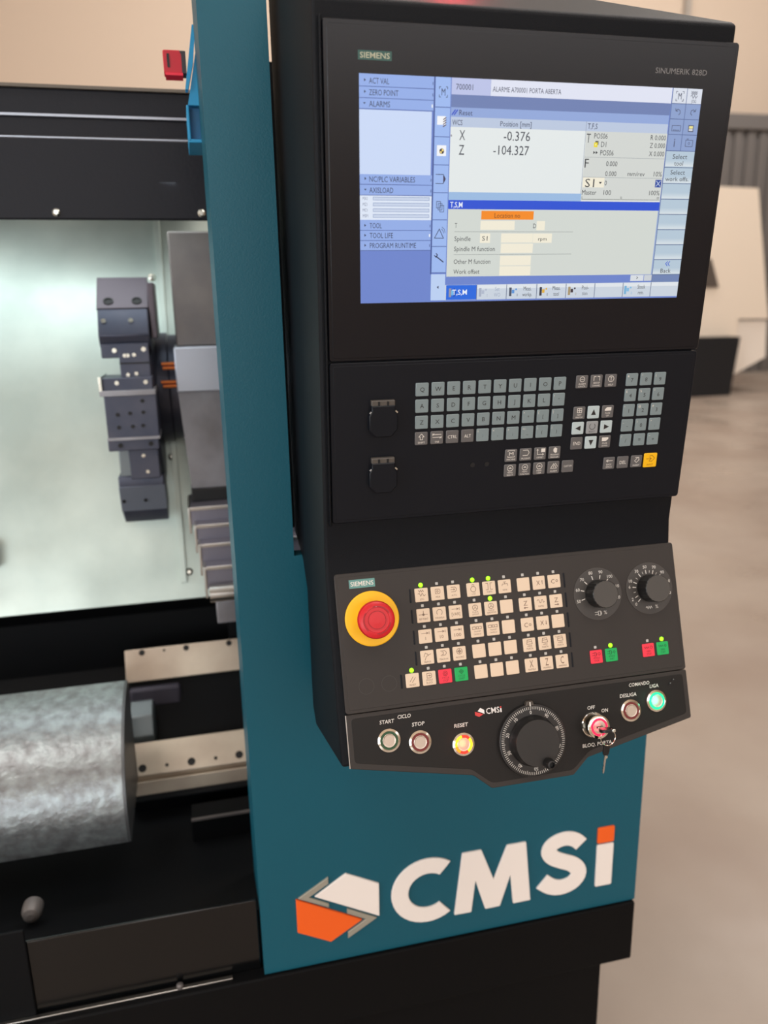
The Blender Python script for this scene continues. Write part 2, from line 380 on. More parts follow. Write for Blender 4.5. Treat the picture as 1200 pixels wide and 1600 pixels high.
b = MB(); b.box(-1.32, -1.16, 1.08, 1.34, z(-.8365), z(.80), HOODBLK); lpart(b, 'rear_pillar', bevel=.003)
# header
hood = MB()
hood.xprism([(.70, z(.4935)), (.70, z(.633)), (.712, z(.633)), (.712, z(.640)), (.722, z(.640)), (.722, z(.672)), (.735, z(.672)), (.735, z(.722)), (1.18, z(.80)), (1.18, z(.66)), (.75, z(.60)), (.712, z(.4935))], -1.2, -.10, HOODBLK)
hood_o = lpart(hood, 'header_beam', bevel=.003)
b = MB(); b.box(-1.2, -.12, .718, .724, z(.672), z(.676), LIGHTBLK); b.box(-1.2, -.105, .704, .71, z(.633), z(.6355), LIGHTBLK); lpart(b, 'header_seam', par=hood_o)
b = MB(); b.box(-1.2, -.12, .728, .76, z(.7215), z(.727), mat('cap_strip', (100, 92, 82), .5)); lpart(b, 'header_cap', par=hood_o)
for x in (-.378, -.117):
    b = MB(); b.lathe([(.007, 0), (.007, -.003), (.004, -.006)], x, .70, BOLT, 14, axis='y', cz=z(.506)); lpart(b, 'screw', par=hood_o)
# blue inner gussets behind the column edge, their lit tone painted in
b = MB(); fprism(b, mm([(-116, 752), (-111, 752), (-118, 700), (-128.5, 661), (-133, 661)]), .45, .47, CYAN); lpart(b, 'gusset', bevel=.001)
b = MB(); fprism(b, mm([(-113.5, 715), (-106, 700), (-106, 640), (-130.5, 640)]), .455, .475, CYAN); lpart(b, 'gusset', bevel=.001)
b = MB(); fprism(b, mm([(-131, 639), (-105, 639), (-105, 588), (-133, 587)]), .47, .56, mat('bracket_blue_shaded', (26, 112, 160), .45)); b.box(-.1335, -.1295, .45, .56, z(.587), z(.639), CYAN); b.box(-.1335, -.105, .45, .56, z(.585), z(.590), CYAN); lpart(b, 'bracket_box', bevel=.001)  # shaded face and lit edges painted as two blues
# slideways
def slideway(x0, x1, prof, holes, holey):
    b = MB(); b.xprism(prof, x0, x1, RAILM); o = lpart(b, 'slideway', bevel=.002)
    return o
up_rail = slideway(-.370, .4, [(.905, z(-.463)), (.872, z(-.533)), (.93, z(-.56)), (.96, z(-.49))], 0, 0)
up_rail['label'] = 'upper ground slideway'
lo_rail = slideway(-.376, .4, [(.785, z(-.645)), (.722, z(-.694)), (.74, z(-.73)), (.80, z(-.70))], 0, 0)
lo_rail['label'] = 'lower ground slideway'
def screwhole(x, p0, p1, t, r, par):
    y = p0[0] + (p1[0] - p0[0]) * t; q = p0[1] + (p1[1] - p0[1]) * t
    nrm = Vector((0, -(p0[1] - p1[1]), (p0[0] - p1[0]))).normalized()
    b = MB(); b.lathe([(r, -.001), (r, .0015), (r * .6, .0015), (r * .55, .0005)], 0, 0, DARKHOLE, 12)
    R4 = Matrix.Translation((x, y, q)) @ nrm.to_track_quat('Z', 'Y').to_matrix().to_4x4()
    b.v = [tuple(R4 @ Vector(v)) for v in b.v]; lpart(b, 'screw', par=par)
for x in (-.33, -.278, -.226, -.123):
    screwhole(x, (.905, z(-.463)), (.872, z(-.533)), .12, .007 if x != -.278 else .003, up_rail)
for x in (-.339, -.285, -.23, -.175, -.121):
    screwhole(x, (.785, z(-.645)), (.722, z(-.694)), .78, .009 if x in (-.339, -.23, -.121) else .004, lo_rail)
b = MB(); b.xprism([(.716, z(-.706)), (.712, z(-.738)), (.75, z(-.75)), (.76, z(-.72))], -.377, .4, RAILM); lpart(b, 'rail_strip', bevel=.0015)
b = MB(); b.xprism([(.89, z(-.53)), (.86, z(-.60)), (.82, z(-.66)), (.75, z(-.72)), (.70, z(-.745)), (.74, z(-.80)), (1.1, z(-.80)), (1.1, z(-.50))], -.365, .4, BLACKDULL); lpart(b, 'bed_casting', bevel=.004)
b = MB(); b.box(-.365, -.245, .862, .885, z(-.60), z(-.548), mat('cast_grey_rough', (72, 70, 82), .6, .3, bump=(80, .6, 4))); lpart(b, 'rib_casting', bevel=.008)
b = MB(); b.lathe([(.062, 0), (.062, .05), (.035, .054)], -.362, .86, mat('bearing_grey', (132, 142, 146), .45, .5), 8, axis='x', cz=z(-.638)); lpart(b, 'bearing_housing', bevel=.003)

# headstock guard: curved sheet on the left
G = thing('chuck_guard', 'curved grey oil-stained sheet cover at the lower left of the opening', 'machine cover', (-.75, .7, z(-.80)))
pf = arc(.70, -.632, .225, .185, 88, 198, 16); pf_in = arc(.70, -.632, .218, .178, 198, 88, 16)
b = MB(); b.xprism([(y, z(q)) for y, q in pf + pf_in], -1.1, -.352, COVERM); b.v = [(x + .75, y - .7, q - z(-.80)) for x, y, q in b.v]; b.build('curved_sheet', G)
b = MB(); b.xprism([(y, z(q)) for y, q in pf + [(.70, -.68)]], -.3535, -.346, mat('guard_edge', (96, 98, 100), .4, .6)); b.v = [(x + .75, y - .7, q - z(-.80)) for x, y, q in b.v]; b.build('end_plate', G, bevel=.001)
b = MB(); b.lathe([(.018, 0), (.018, -.02), (.014, -.03), (.006, -.034)], 0, 0, GREYDK, 16, axis='y'); b.v = [(x - .52 + .75, y + .41 - .7, q + .80 - .735) for x, y, q in b.v]; b.build('reflection_knob', G)  # solid knob stands in for a faint bolt reflection in the black

# turret
TX, TY, TZ = -.275, 1.0, z(.10)
T_ = thing('tool_turret', 'dark disc tool turret with bolted block holders, inside the open lathe', 'tool turret', (TX, TY, TZ))
def tpart(name, b, bevel=.002, par=None):
    b.v = [(x - TX, y - TY, q - TZ) for x, y, q in b.v]; return b.build(name, par or T_, bevel=bevel)
def face_holes(prefix, pts, y, r, M_, par, dz=0):
    for x, q in pts:
        b = MB(); b.lathe([(r, .002), (r, -.0025), (r * .55, -.0025)], x / 1000, y, M_, 12, axis='y', cz=z(q / 1000)); tpart(prefix, b, 0, par)
b = MB(); b.lathe([(.16, -.035), (.175, -.03), (.175, .03), (.16, .036)], -.275, 1.0, TURRET, 12, axis='x', cz=z(.10)); tpart('turret_disc', b, .003)
b = MB(); b.lathe([(.13, 0), (.13, .03), (.125, .03), (.125, .055), (.115, .055), (.115, .10)], -.242, 1.07, TURRET, 28, axis='x', cz=z(.145)); tpart('turret_hub', b, .002)
# upper holder
b = MB(); b.xprism([(.93, z(.397)), (.86, z(.333)), (.83, z(.279)), (.84, z(.255)), (.87, z(.24)), (.96, z(.28)), (1.0, z(.38))], -.343, -.240, TURRET); h1 = tpart('tool_holder', b, .003); h1['label'] = 'upper block tool holder with two large bores'
b = MB(); b.xprism([(.931, z(.399)), (.858, z(.334)), (.87, z(.325)), (.94, z(.39))], -.344, -.239, TURRETB); tpart('holder_face', b, .001, h1)
def slanthole(x, ty, tz, nrm, r, M_, par, nm):
    b = MB(); b.lathe([(r, -.004), (r, .002), (r * .7, .002), (r * .65, .0005)], 0, 0, M_, 16)
    R4 = Matrix.Translation((x, ty, tz)) @ Vector(nrm).normalized().to_track_quat('Z', 'Y').to_matrix().to_4x4()
    b.v = [tuple(R4 @ Vector(v)) for v in b.v]; tpart(nm, b, 0, par)
for x in (-.320, -.262): slanthole(x, .874, z(.348), (0, -.062, .07), .0105, DARKHOLE, h1, 'bore')
for x in (-.331, -.276): slanthole(x, .8455, z(.308), (0, -.054, .03), .005, BOLT, h1, 'screw')
b = MB(); b.box(-.238, -.225, .86, .99, z(.27), z(.385), TURRETB); tpart('side_plate', b, .002, h1)
# front band between holders
b = MB(); b.box(-.306, -.244, .83, .90, z(-.03), z(.262), TURRET); fb = tpart('clamp_bar', b, .002)
b = MB(); b.box(-.341, -.244, .832, .90, z(.232), z(.262), TURRET); tpart('clamp_ear', b, .002, fb)
b = MB(); b.box(-.306, -.244, .828, .83, z(.2195), z(.2225), DARKHOLE); tpart('clamp_joint', b, 0, fb)
face_holes('screw', [(-314, 248), (-255, 249)], .832, .005, BOLT, fb); face_holes('screw', [(-294, 237), (-288, 237), (-275, 238)], .83, .004, BOLT, fb)
face_holes('screw', [(-291, 197), (-274, 199)], .83, .004, BOLT, fb)
# middle holder
b = MB(); b.box(-.344, -.241, .80, .90, z(.166), z(.193), TURRET); b.box(-.341, -.236, .79, .90, z(.068), z(.159), TURRET); b.box(-.343, -.239, .795, .90, z(.040), z(.066), TURRET)
h2 = tpart('tool_holder', b, .002); h2['label'] = 'middle block tool holder with light clamp bars'
b = MB(); b.box(-.348, -.236, .785, .90, z(.157), z(.168), GREYCAST); tpart('clamp_strip', b, .001, h2)
b = MB(); b.box(-.342, -.235, .783, .90, z(.064), z(.070), GREYCAST); tpart('clamp_strip', b, .001, h2)
b = MB(); b.box(-.349, -.342, .79, .90, z(.162), z(.197), BOLT); tpart('clamp_end', b, .001, h2)
face_holes('hole', [(-317, 118), (-292, 120), (-265, 121), (-317, 91), (-289, 92), (-268, 93), (-265, 145)], .79, .004, DARKHOLE, h2)
face_holes('screw', [(-313, 183), (-255, 183)], .80, .0045, BOLT, h2); face_holes('hole', [(-318, 52), (-256, 53)], .795, .005, DARKHOLE, h2)
# lower holder
face_holes('screw', [(-276, 22), (-270, -14)], .83, .004, BOLT, fb)
b = MB(); b.xprism([(.87, z(-.030)), (.865, z(-.052)), (.885, z(-.115)), (.93, z(-.152)), (1.0, z(-.12)), (.95, z(-.03))], -.338, -.239, TURRET); h3 = tpart('tool_holder', b, .003); h3['label'] = 'lower block tool holder with lighter grey face'
b = MB(); b.xprism([(.8635, z(-.053)), (.8835, z(-.114)), (.89, z(-.114)), (.87, z(-.053))], -.3385, -.2385, mat('face_grey', (120, 128, 142), .4, .5)); tpart('holder_face', b, .001, h3)  # face in a lighter grey than the block
for x in (-.331, -.284): slanthole(x, .875, z(-.088), (0, -.06, -.02), .004, DARKHOLE, h3, 'hole')
b = MB(); b.box(-.332, -.300, .875, .92, z(-.035), z(.033), mat('holder_block_pale', (120, 128, 132), .45, .5)); tpart('index_block', b, .003)

# carriage behind the turret
Cc = thing('turret_carriage', 'grey machined carriage block right of the turret, partly behind the teal column', 'machine carriage', (-.05, .98, z(-.53)))
def cpart(name, b, bevel=.003, par=None):
    b.v = [(x + .05, y - .98, q - z(-.53)) for x, y, q in b.v]; return b.build(name, par or Cc, bevel=bevel)
b = MB(); b.box(-.188, .10, .885, 1.04, z(.25), z(.490), GREYDK); cpart('upper_cover', b)
b = MB(); b.box(-.194, .10, .84, 1.04, z(.154), z(.250), LIGHTBLK); cpart('motor_block', b)
b = MB(); fprism(b, mm([(-193, 153), (100, 153), (100, -70), (-180, -70)]), .88, 1.04, GREYCAST); cpart('saddle', b)
b = MB(); b.box(-.182, .10, .87, 1.04, z(-.10), z(-.07), DARKHOLE); b.box(-.12, .05, .93, 1.04, z(-.53), z(-.10), BLACKDULL); cpart('saddle_recess_foot', b)  # near-black strip paints the shade of the recess below the saddle
for k, (zz, l) in enumerate(((.212, .03), (.203, .028), (.172, .034), (.163, .03))):
    b = MB(); b.lathe([(.004, 0), (.004, l)], -.194 - l, .90, COPPER, 10, axis='x', cz=z(zz)); cpart('coolant_pipe', b, 0)
# telescopic way cover
Wc = thing('telescopic_way_cover', 'stepped telescopic steel way cover below the grey carriage block', 'way cover', (-.03, .8, z(-.52)))
def wpart(name, b, bevel=.001):
    b.v = [(x + .03, y - .8, q - z(-.52)) for x, y, q in b.v]; return b.build(name, Wc, bevel=bevel)
STEPM = mat('way_cover_grey', (130, 128, 140), 0.38, 0.6)
for (x0, y0, za, zb2) in ((-.187, .82, -.100, -.141), (-.176, .78, -.131, -.175), (-.169, .74, -.164, -.215), (-.162, .70, -.203, -.254)):
    b = MB(); b.box(x0, .1, y0, .95, z(zb2), z(za), STEPM); b.box(x0 - .005, x0, y0 - .002, .95, z(zb2 - .02), z(za), STEEL); b.box(x0, .1, y0 - .003, y0, z(za - .008), z(za), STEEL); wpart('cover_section', b)
b = MB(); b.xprism(arc(.68, z(-.257), .022, .019, 0, 360, 15), -.158, .1, STEEL); wpart('wiper_roller', b, 0)
b = MB(); b.box(-.147, .1, .68, .95, z(-.328), z(-.276), GREYCAST); wpart('end_block', b, .003)
b = MB(); b.box(-.10, .08, .76, .92, z(-.53), z(-.328), BLACKDULL); wpart('support_foot', b, .003)
# safety switch
sw = thing('safety_switch', 'small red safety interlock switch on the blue bracket at upper left', 'switch', (-.145, .5, z(.712)))
RED = mat('switch_red', (200, 24, 44), .42); 
b = MB(); fprism(b, rrect(-.0185, -.0155, .011, .0175, .003), 0, .03, RED, .001); b.build('switch_body', sw)
b = MB(); fprism(b, [(-.0165, -.0195), (.011, -.0195), (.011, -.0155), (-.0165, -.0155)], -.002, .03, mat('switch_red_bright', (244, 30, 60), .4)); b.build('actuator_plate', sw)
b = MB(); fprism(b, rrect(-.0125, -.008, -.0085, .012, .001), -.001, .001, INK); b.build('slot', sw)
b = MB(); fprism(b, [(.010, -.0155), (.017, -.0155), (.017, .0165), (.0075, .0165), (.010, .011)], -.001, .03, mat('switch_dark', (50, 44, 50), .5)); b.build('mounting_base', sw)
# (the switch's base meets the bracket)

# ================================================================ console
al, bt = 0.317974, 0.0912757
yu, zu = -0.004464, 0.067939
W = .483
hs, ht = .1996, .5468
def LOw(v, h=0): return (-math.sin(al) * v - math.cos(al) * h, -math.cos(al) * v + math.sin(al) * h)   # (y,z)
def UPw(v, h=0): return (yu - math.sin(bt) * v - math.cos(bt) * h, zu + math.cos(bt) * v - math.sin(bt) * h)
H = thing('console_housing', 'black textured sheet-metal console housing mounted in front of the teal panel', 'console housing', (.24, .1, z(-.30)))
HM = BLACKTEX
hb = MB()
g = -.0045
prof = [UPw(ht + .021, -.010), UPw(ht + .009, .0015), UPw(ht, g + .002), UPw(0, g), UPw(-.03, g), LOw(.03, g), LOw(.0, g), LOw(.245, g)]
prof = [UPw(ht + .0225, -.012), UPw(ht + .019, g), UPw(0, g), UPw(-.035, g), LOw(.015, g), LOw(.243, g), (.165, -.305), (.195, -.285), (.20, -.09), (.235, -.055), (.33, -.035), (.33, .60), (.33, .795)]
hb.xprism([(y, z(q)) for y, q in prof], -.010, .4795, HM)
hb.v = [(x - .24, y - .1, q - z(-.30)) for x, y, q in hb.v]
hb.v = [(x if x < 0 or y < .05 else .08, y, q) for x, y, q in hb.v]
hb.build('housing_shell', H, bevel=.004, bseg=3)
# trim lip around the upper units
hb = MB()
fr = [UPw(ht + .0025, g - .001), UPw(ht + .0025, .0015), UPw(-.003, .0015), UPw(-.003, g - .001)]
hb.xprism([(y, z(q)) for y, q in fr], -.0035, -.0010, HM)
hb.v = [(x - .24, y - .1, q - z(-.30)) for x, y, q in hb.v]; hb.build('side_lip', H, bevel=.001)
# red signal lamp on the roof of the housing, just above the frame
sl = thing('signal_lamp', 'small red signal lamp on top of the console housing', 'lamp', (.21, .14, z(.7225)))
b = MB(); b.lathe([(.03, 0), (.03, .008), (.026, .010)], 0, 0, KNOB, 24); b.build('lamp_base', sl)
b = MB(); b.lathe([(.025, .010), (.025, .026), (.018, .034), (.006, .037)], 0, 0, mat('lamp_red_lit', (255, 30, 40), .3, emit=6), 24); b.build('lamp_dome', sl)

l = bpy.data.lights.new('signal_glow', 'POINT'); l.energy = .5; l.color = (1, .05, .08); l.shadow_soft_size = .02
lo = bpy.data.objects.new('signal_glow', l); COL.objects.link(lo); lo.parent = sl; lo.location = (0, 0, .065)
ROTU = (PI / 2 + bt, 0, 0)
ROTL = (PI / 2 - al, 0, 0)
# ---- screen unit (local x right, y up in the plane, z out)
SU = thing('screen_unit', 'large black bezel with lit colour screen, topmost unit of the console', 'monitor', (0, yu, z(zu)), ROTU)
b = MB(); b.prism(rrect(0, hs + .0008, W, ht, .004), g, 0, GLASSBLK, .0009)
b.build('bezel', SU)
b = MB(); b.prism(rrect(.0045, hs + .0045, W - .0045, ht - .0045, .003), 0, .0006, GLASSBLK, .0004); b.build('front_film', SU)
b = MB(); fz = .00068
b.rect(.0368, .5105, .0728, .5193, fz, PETROLD); b.text('SIEMENS', .0548, .5149, .0052, fz + .00005, BADGEPRINT, w=.0318, bold=.008); b.build('maker_badge', SU)
b = MB(); b.text('SINUMERIK 828D', .412, .5147, .0056, fz, mat('print_dim', (128, 126, 126), .5), w=.0655); b.build('model_lettering', SU)
# screen picture on a 1600 x 900 grid
sx0, sx1, s0, s1 = .0378, .4418, .2660, .4980
def E_(c, k=1.0):
    n = 'screen_%d_%d_%d' % c
    if n in MATS: return MATS[n]
    M_ = mat(n, c, .4, emit=.92 * k); bs = M_.node_tree.nodes['Principled BSDF']
    bs.inputs['Base Color'].default_value = (.004, .004, .005, 1); return M_
def px(x): return sx0 + (sx1 - sx0) * x / 1600
def py(y): return s1 - (s1 - s0) * y / 900
S_ = MB(); zs = .00075
def R(x0, y0, x1, y1, c, l=0): S_.rect(px(x0), py(y1), px(x1), py(y0), zs + .00003 * l, E_(c))
DK = (44, 52, 82)
def Tt(t, x, y, h, c=DK, al_='L', w=None, bold=0.0, l=8): S_.text(t, px(x), py(y), h * (s1 - s0) / 900, zs + .00003 * l, E_(c), al_, sx=.68, w=(w * (sx1 - sx0) / 1600 if w else None), bold=bold)
def Ln(pts, wd, c=DK, l=7): S_.stroke([(px(a), py(b_)) for a, b_ in pts], wd * .00025, zs + .00003 * l, E_(c))
S_.prism([(sx0, s0), (sx1, s0), (sx1, s1), (sx0, s1)], .0002, zs, E_((108, 134, 208)))
BL1, BL2, BL3 = (148, 176, 236), (176, 202, 246), (214, 226, 250)
# left column
R(0, 0, 323, 126, BL1, 1); R(0, 374, 323, 454, BL1, 1); R(0, 554, 323, 677, BL1, 1)
for yy in (44, 86, 126, 412, 454, 595, 636, 677): R(0, yy, 323, yy + 3, (88, 112, 176), 2)
R(0, 130, 316, 374, (206, 222, 252), 1); R(0, 456, 323, 554, (226, 236, 252), 1); R(323, 0, 329, 780, (66, 88, 150), 2)
for t, x, y, w_ in (('ACT VAL', 42, 25, 86), ('ZERO POINT', 42, 67, 126), ('ALARMS', 42, 109, 90), ('NC/PLC VARIABLES', 42, 393, 204), ('AXISLOAD', 42, 436, 106), ('TOOL', 43, 577, 54), ('TOOL LIFE', 43, 617, 105), ('PROGRAM RUNTIME', 43, 658, 212)): Tt(t, x, y, 21, w=w_)
for x, y, dn in ((24, 23, 0), (24, 65, 0), (22, 107, 1), (24, 391, 0), (24, 434, 1), (22, 576, 0), (22, 616, 0), (22, 657, 0)):
    pts = [(x - 3, y - 6), (x + 5, y), (x - 3, y + 6)] if not dn else [(x - 6, y - 3), (x + 6, y - 3), (x, y + 4)]
    S_.poly([(px(a), py(q)) for a, q in pts][::-1], zs + .0002, E_(DK))
for y in (25, 67, 393, 436, 577, 658): R(317, y - 5, 320, y + 6, (70, 90, 150), 3)
for y in (109, 617): R(314, y - 6, 320, y + 6, (240, 246, 255), 3)
for k, t in enumerate(('MX1', 'MZ1', 'MC1', 'MSP1')):
    y = 469 + k * 23; Tt(t, 12, y, 12, (110, 120, 150)); R(58, y - 7, 313, y + 7, (140, 160, 200), 2); R(60, y - 5, 311, y + 5, (204, 216, 238), 3)
# icon column
R(330, 0, 397, 772, (158, 188, 244), 1); R(328, 780, 396, 893, (190, 212, 248), 1)
for y in (110, 222, 331, 441, 551, 661, 772): R(330, y, 397, y + 3, (78, 100, 164), 2)
Tt('M', 365, 55, 26, al_='C')
for a, q in ((-1, 1), (1, 1), (-1, -1), (1, -1)): Ln([(365 + a * 12, 55 + q * 19), (365 + a * 18, 55 + q * 19), (365 + a * 18, 55 + q * 11)], 2.5)
R(340, 145, 378, 178, (248, 250, 255), 3); 
for k in range(4): Ln([(368, 158 + k * 9), (380, 150 + k * 9)], 4, (96, 70, 70))
R(342, 256, 384, 298, (248, 250, 255), 3); S_.disc(px(364), py(279), .0028, zs + .0002, E_((40, 40, 60)), 16)
S_.poly([(px(364), py(279)), (px(373), py(279)), (px(371), py(272)), (px(364), py(269))], zs + .00026, E_((250, 220, 120))); S_.poly([(px(364), py(279)), (px(355), py(279)), (px(357), py(286)), (px(364), py(289))], zs + .00026, E_((250, 220, 120)))
Ln([(340, 370), (374, 370), (384, 388), (374, 406), (340, 406)], 3); S_.poly([(px(374), py(372)), (px(374), py(404)), (px(384), py(388))], zs + .0002, E_((70, 60, 90)))
for k in range(3): Ln([(346 + k * 8, 478 + k * 8), (364 + k * 8, 478 + k * 8), (364 + k * 8, 504 + k * 8), (346 + k * 8, 504 + k * 8), (346 + k * 8, 478 + k * 8)], 2.2)
Ln([(340, 628), (362, 590), (382, 628), (340, 628)], 3); Ln([(372, 590), (380, 598), (382, 608)], 2); Ln([(374, 582), (386, 592), (389, 606)], 2)
Ln([(350, 704), (384, 728)], 5); Ln([(342, 700), (350, 708), (356, 698), (350, 692)], 4)
S_.poly([(px(356), py(836)), (px(365), py(829)), (px(365), py(843))], zs + .0002, E_(DK))
# top header
R(401, 0, 576, 62, (190, 198, 236), 1); R(577, 0, 1447, 62, (228, 232, 248), 1); R(401, 62, 1447, 110, (108, 128, 180), 1); R(401, 110, 1445, 146, (146, 170, 222), 1); R(401, 146, 1445, 184, (190, 204, 228), 1)
Tt('700001', 421, 33, 21, w=76); Tt('ALARME A700001 PORTA ABERTA', 586, 36, 19, w=318)
Ln([(406, 138), (420, 120)], 5, (30, 70, 200)); Ln([(416, 138), (430, 120)], 5, (30, 70, 200)); Tt('Reset', 438, 129, 20, w=60)
Tt('WCS', 408, 167, 20, w=46); Tt('Position [mm]', 628, 166, 20, w=146); Tt('T,F,S', 1044, 164, 21, w=48); R(1036, 146, 1038, 440, (140, 150, 170), 2)
R(401, 184, 1040, 439, (232, 238, 238), 1); R(1040, 184, 1447, 464, (214, 218, 214), 1); R(401, 439, 1040, 471, (156, 190, 230), 1); R(1040, 464, 1447, 471, (226, 230, 228), 1)
R(402, 214, 408, 222, (150, 150, 160), 2)
Tt('X', 442, 215, 38, (50, 56, 70), w=26); Tt('Z', 442, 272, 38, (50, 56, 70), w=24); Tt('-0.376', 771, 213, 36, (50, 56, 70), 'R', w=124); Tt('-104.327', 769, 269, 36, (50, 56, 70), 'R', w=168)
for y in (287, 369): R(1040, y, 1447, y + 2, (170, 176, 178), 2)
K2 = (56, 60, 66)
Tt('T', 1043, 212, 36, K2, w=20); Tt('POS06', 1080, 202, 21, K2, w=66); Tt('D1', 1117, 235, 21, K2, w=26); Tt('POS06', 1117, 269, 21, K2, w=66)
S_.poly([(px(1082), py(262)), (px(1082), py(276)), (px(1092), py(269))], zs + .0002, E_(K2)); S_.poly([(px(1094), py(262)), (px(1094), py(276)), (px(1104), py(269))], zs + .0002, E_(K2))
R(1088, 222, 1104, 238, (90, 90, 70), 3); R(1082, 228, 1100, 247, (240, 220, 40), 4); R(1088, 234, 1094, 240, (250, 250, 180), 5)
for t, y in (('R 0.000', 202), ('Z 0.000', 234), ('X 0.000', 268)): Tt(t, 1441, y, 20, K2, 'R', w=78)
Tt('F', 1044, 313, 36, K2, w=20); Tt('0.000', 1151, 313, 20, K2, w=56); Tt('0.000', 1151, 354, 20, K2, w=56); Tt('mm/rev', 1264, 353, 18, K2, w=88); Tt('10%', 1441, 352, 20, K2, 'R', w=42)
R(1043, 371, 1150, 412, (246, 240, 220), 2); Tt('S1', 1054, 394, 34, K2, w=46); S_.poly([(px(1122), py(389)), (px(1138), py(389)), (px(1130), py(398))][::-1], zs + .0003, E_(K2)); Tt('0', 1152, 393, 20, K2, w=11)
R(1412, 376, 1443, 408, (30, 70, 160), 3); Ln([(1417, 381), (1438, 403)], 3, (200, 214, 240)); Ln([(1438, 381), (1417, 403)], 3, (200, 214, 240))
Tt('Master', 1042, 433, 20, K2, w=72); Tt('100', 1151, 433, 20, K2, w=38); Tt('100%', 1440, 432, 20, K2, 'R', w=54); Tt('0', 1042, 455, 10, K2); Tt('50', 1243, 454, 10, K2, 'C'); Tt('100', 1440, 454, 10, K2, 'R'); R(1042, 461, 1444, 463, (110, 116, 112), 3)
# form
R(401, 471, 1447, 508, (24, 78, 214), 1); Tt('T,S,M', 409, 490, 22, (235, 242, 255), w=58, bold=.01)
R(401, 508, 1443, 791, (214, 220, 214), 1); R(1443, 508, 1450, 791, (150, 172, 214), 2); R(558, 514, 811, 550, (250, 140, 14), 2); Tt('Location no', 683, 533, 20, (110, 60, 20), 'C', w=124)
IV = (246, 240, 220)
R(556, 555, 721, 593, IV, 2); R(829, 555, 870, 594, IV, 2); Tt('T', 434, 575, 19, K2, w=11); Tt('D', 812, 576, 19, K2, w=14); R(433, 600, 1014, 602, (160, 166, 164), 2)
Tt('Spindle', 434, 630, 19, K2, w=77); R(556, 608, 605, 648, IV, 2); Tt('S1', 579, 629, 19, K2, 'C', w=26); R(658, 608, 814, 647, IV, 2); R(815, 608, 909, 648, IV, 2); Tt('rpm', 862, 631, 15, K2, 'C', w=42)
Tt('Spindle M function', 434, 673, 19, K2, w=196); R(659, 651, 817, 691, IV, 2); R(433, 696, 1014, 698, (160, 166, 164), 2)
Tt('Other M function', 434, 727, 19, K2, w=177); R(658, 703, 811, 745, IV, 2); Tt('Work offset', 434, 770, 19, K2, w=126); R(658, 748, 812, 789, IV, 2)
R(1335, 793, 1405, 820, (220, 226, 232), 2); Tt('>', 1371, 806, 16, K2, 'C', bold=.02); R(1408, 793, 1450, 820, (206, 212, 218), 2)
# bottom softkeys
R(396, 827, 1600, 893, (206, 216, 228), 1); R(402, 828, 549, 892, (20, 104, 226), 2); Tt('T,S,M', 467, 859, 22, (240, 246, 255), 'C', w=72, bold=.01)
for x in (549, 697, 849, 999, 1149, 1299, 1449): R(x, 828, x + 3, 893, (90, 104, 140), 3)
for x0 in (552, 700, 852, 1002, 1152, 1302, 1452): R(x0, 828, x0 + 145, 845, (228, 234, 240), 2)
R(415, 842, 427, 880, (150, 150, 170), 4); R(427, 850, 437, 872, (110, 190, 240), 4); Ln([(440, 842), (447, 860), (440, 878)], 3, (10, 40, 120))
for x, a_, b_, cc in ((584, 'Set', 'WO', (160, 172, 196)), (722, 'Meas.', 'workp.', K2), (870, 'Meas.', 'tool', K2), (1021, 'Posi-', 'tion', K2), (1310, 'Stock', 'rem.', K2)):
    xt = {584: 652, 722: 803, 870: 951, 1021: 1100, 1310: 1399}[x]
    Tt(a_, xt, 847, 18, cc, 'C'); Tt(b_, xt, 873, 17, cc, 'C')
for x, c1, c2 in ((562, (170, 180, 200), (180, 190, 210)), (712, (70, 80, 100), (90, 150, 220)), (865, (40, 44, 60), (230, 180, 60)), (1012, (170, 150, 110), (60, 50, 60)), (1308, (120, 180, 220), (130, 190, 230))):
    R(x, 842, x + 12, 880, c1, 4); R(x + 13, 852, x + 26, 868, c2, 4); S_.disc(px(x + 34), py(850), .0012, zs + .0002, E_(c2), 10); Tt('0', x + 38, 875, 12, c1)
# right column
R(1449, 0, 1600, 62, (222, 228, 240), 1); R(1449, 62, 1600, 252, (140, 162, 208), 1); R(1449, 252, 1600, 791, (184, 204, 220), 1); R(1450, 791, 1600, 827, (112, 134, 182), 1)
R(1449, 0, 1452, 827, (90, 110, 158), 3); R(1522, 0, 1525, 252, (90, 110, 158), 3)
for y in (60, 122, 185, 252): R(1449, y, 1600, y + 3, (90, 110, 158), 3)
for k, y in enumerate((321, 389, 456, 522, 589, 656, 723, 791)): R(1452, y, 1600, y + 3, (100, 116, 150), 3)
for k, y in enumerate((255, 324, 392, 459, 525, 592, 659, 726)):
    for j in range(5): R(1452, y + 38 + j * 5, 1600, y + 43 + j * 5, (190 + 7 * j, 208 + 5 * j, 222 + 3 * j), 2)
Tt('M', 1488, 32, 26, al_='C')
for a, q in ((-1, 1), (1, 1), (-1, -1), (1, -1)): Ln([(1488 + a * 12, 32 + q * 19), (1488 + a * 19, 32 + q * 19), (1488 + a * 19, 32 + q * 11)], 2.5)
zz = [(1545 + i * 5, 10 + (7 if i % 2 else 0)) for i in range(7)]; Ln(zz, 2.2); Ln([(a, q + 7) for a, q in zz], 2.2); Ln([(1543, 30), (1550, 26), (1556, 38), (1563, 26), (1570, 38), (1577, 28)], 2.2); Tt('JOG', 1561, 50, 13, al_='C')
GI = (82, 92, 122)
Ln([(1476, 90), (1486, 84), (1497, 88), (1499, 100), (1492, 106)], 3, GI); Ln([(1474, 82), (1476, 91), (1486, 92)], 3, GI)
Ln([(1576, 90), (1566, 84), (1555, 88), (1553, 100), (1560, 106)], 3, GI); Ln([(1578, 82), (1576, 91), (1566, 92)], 3, GI)
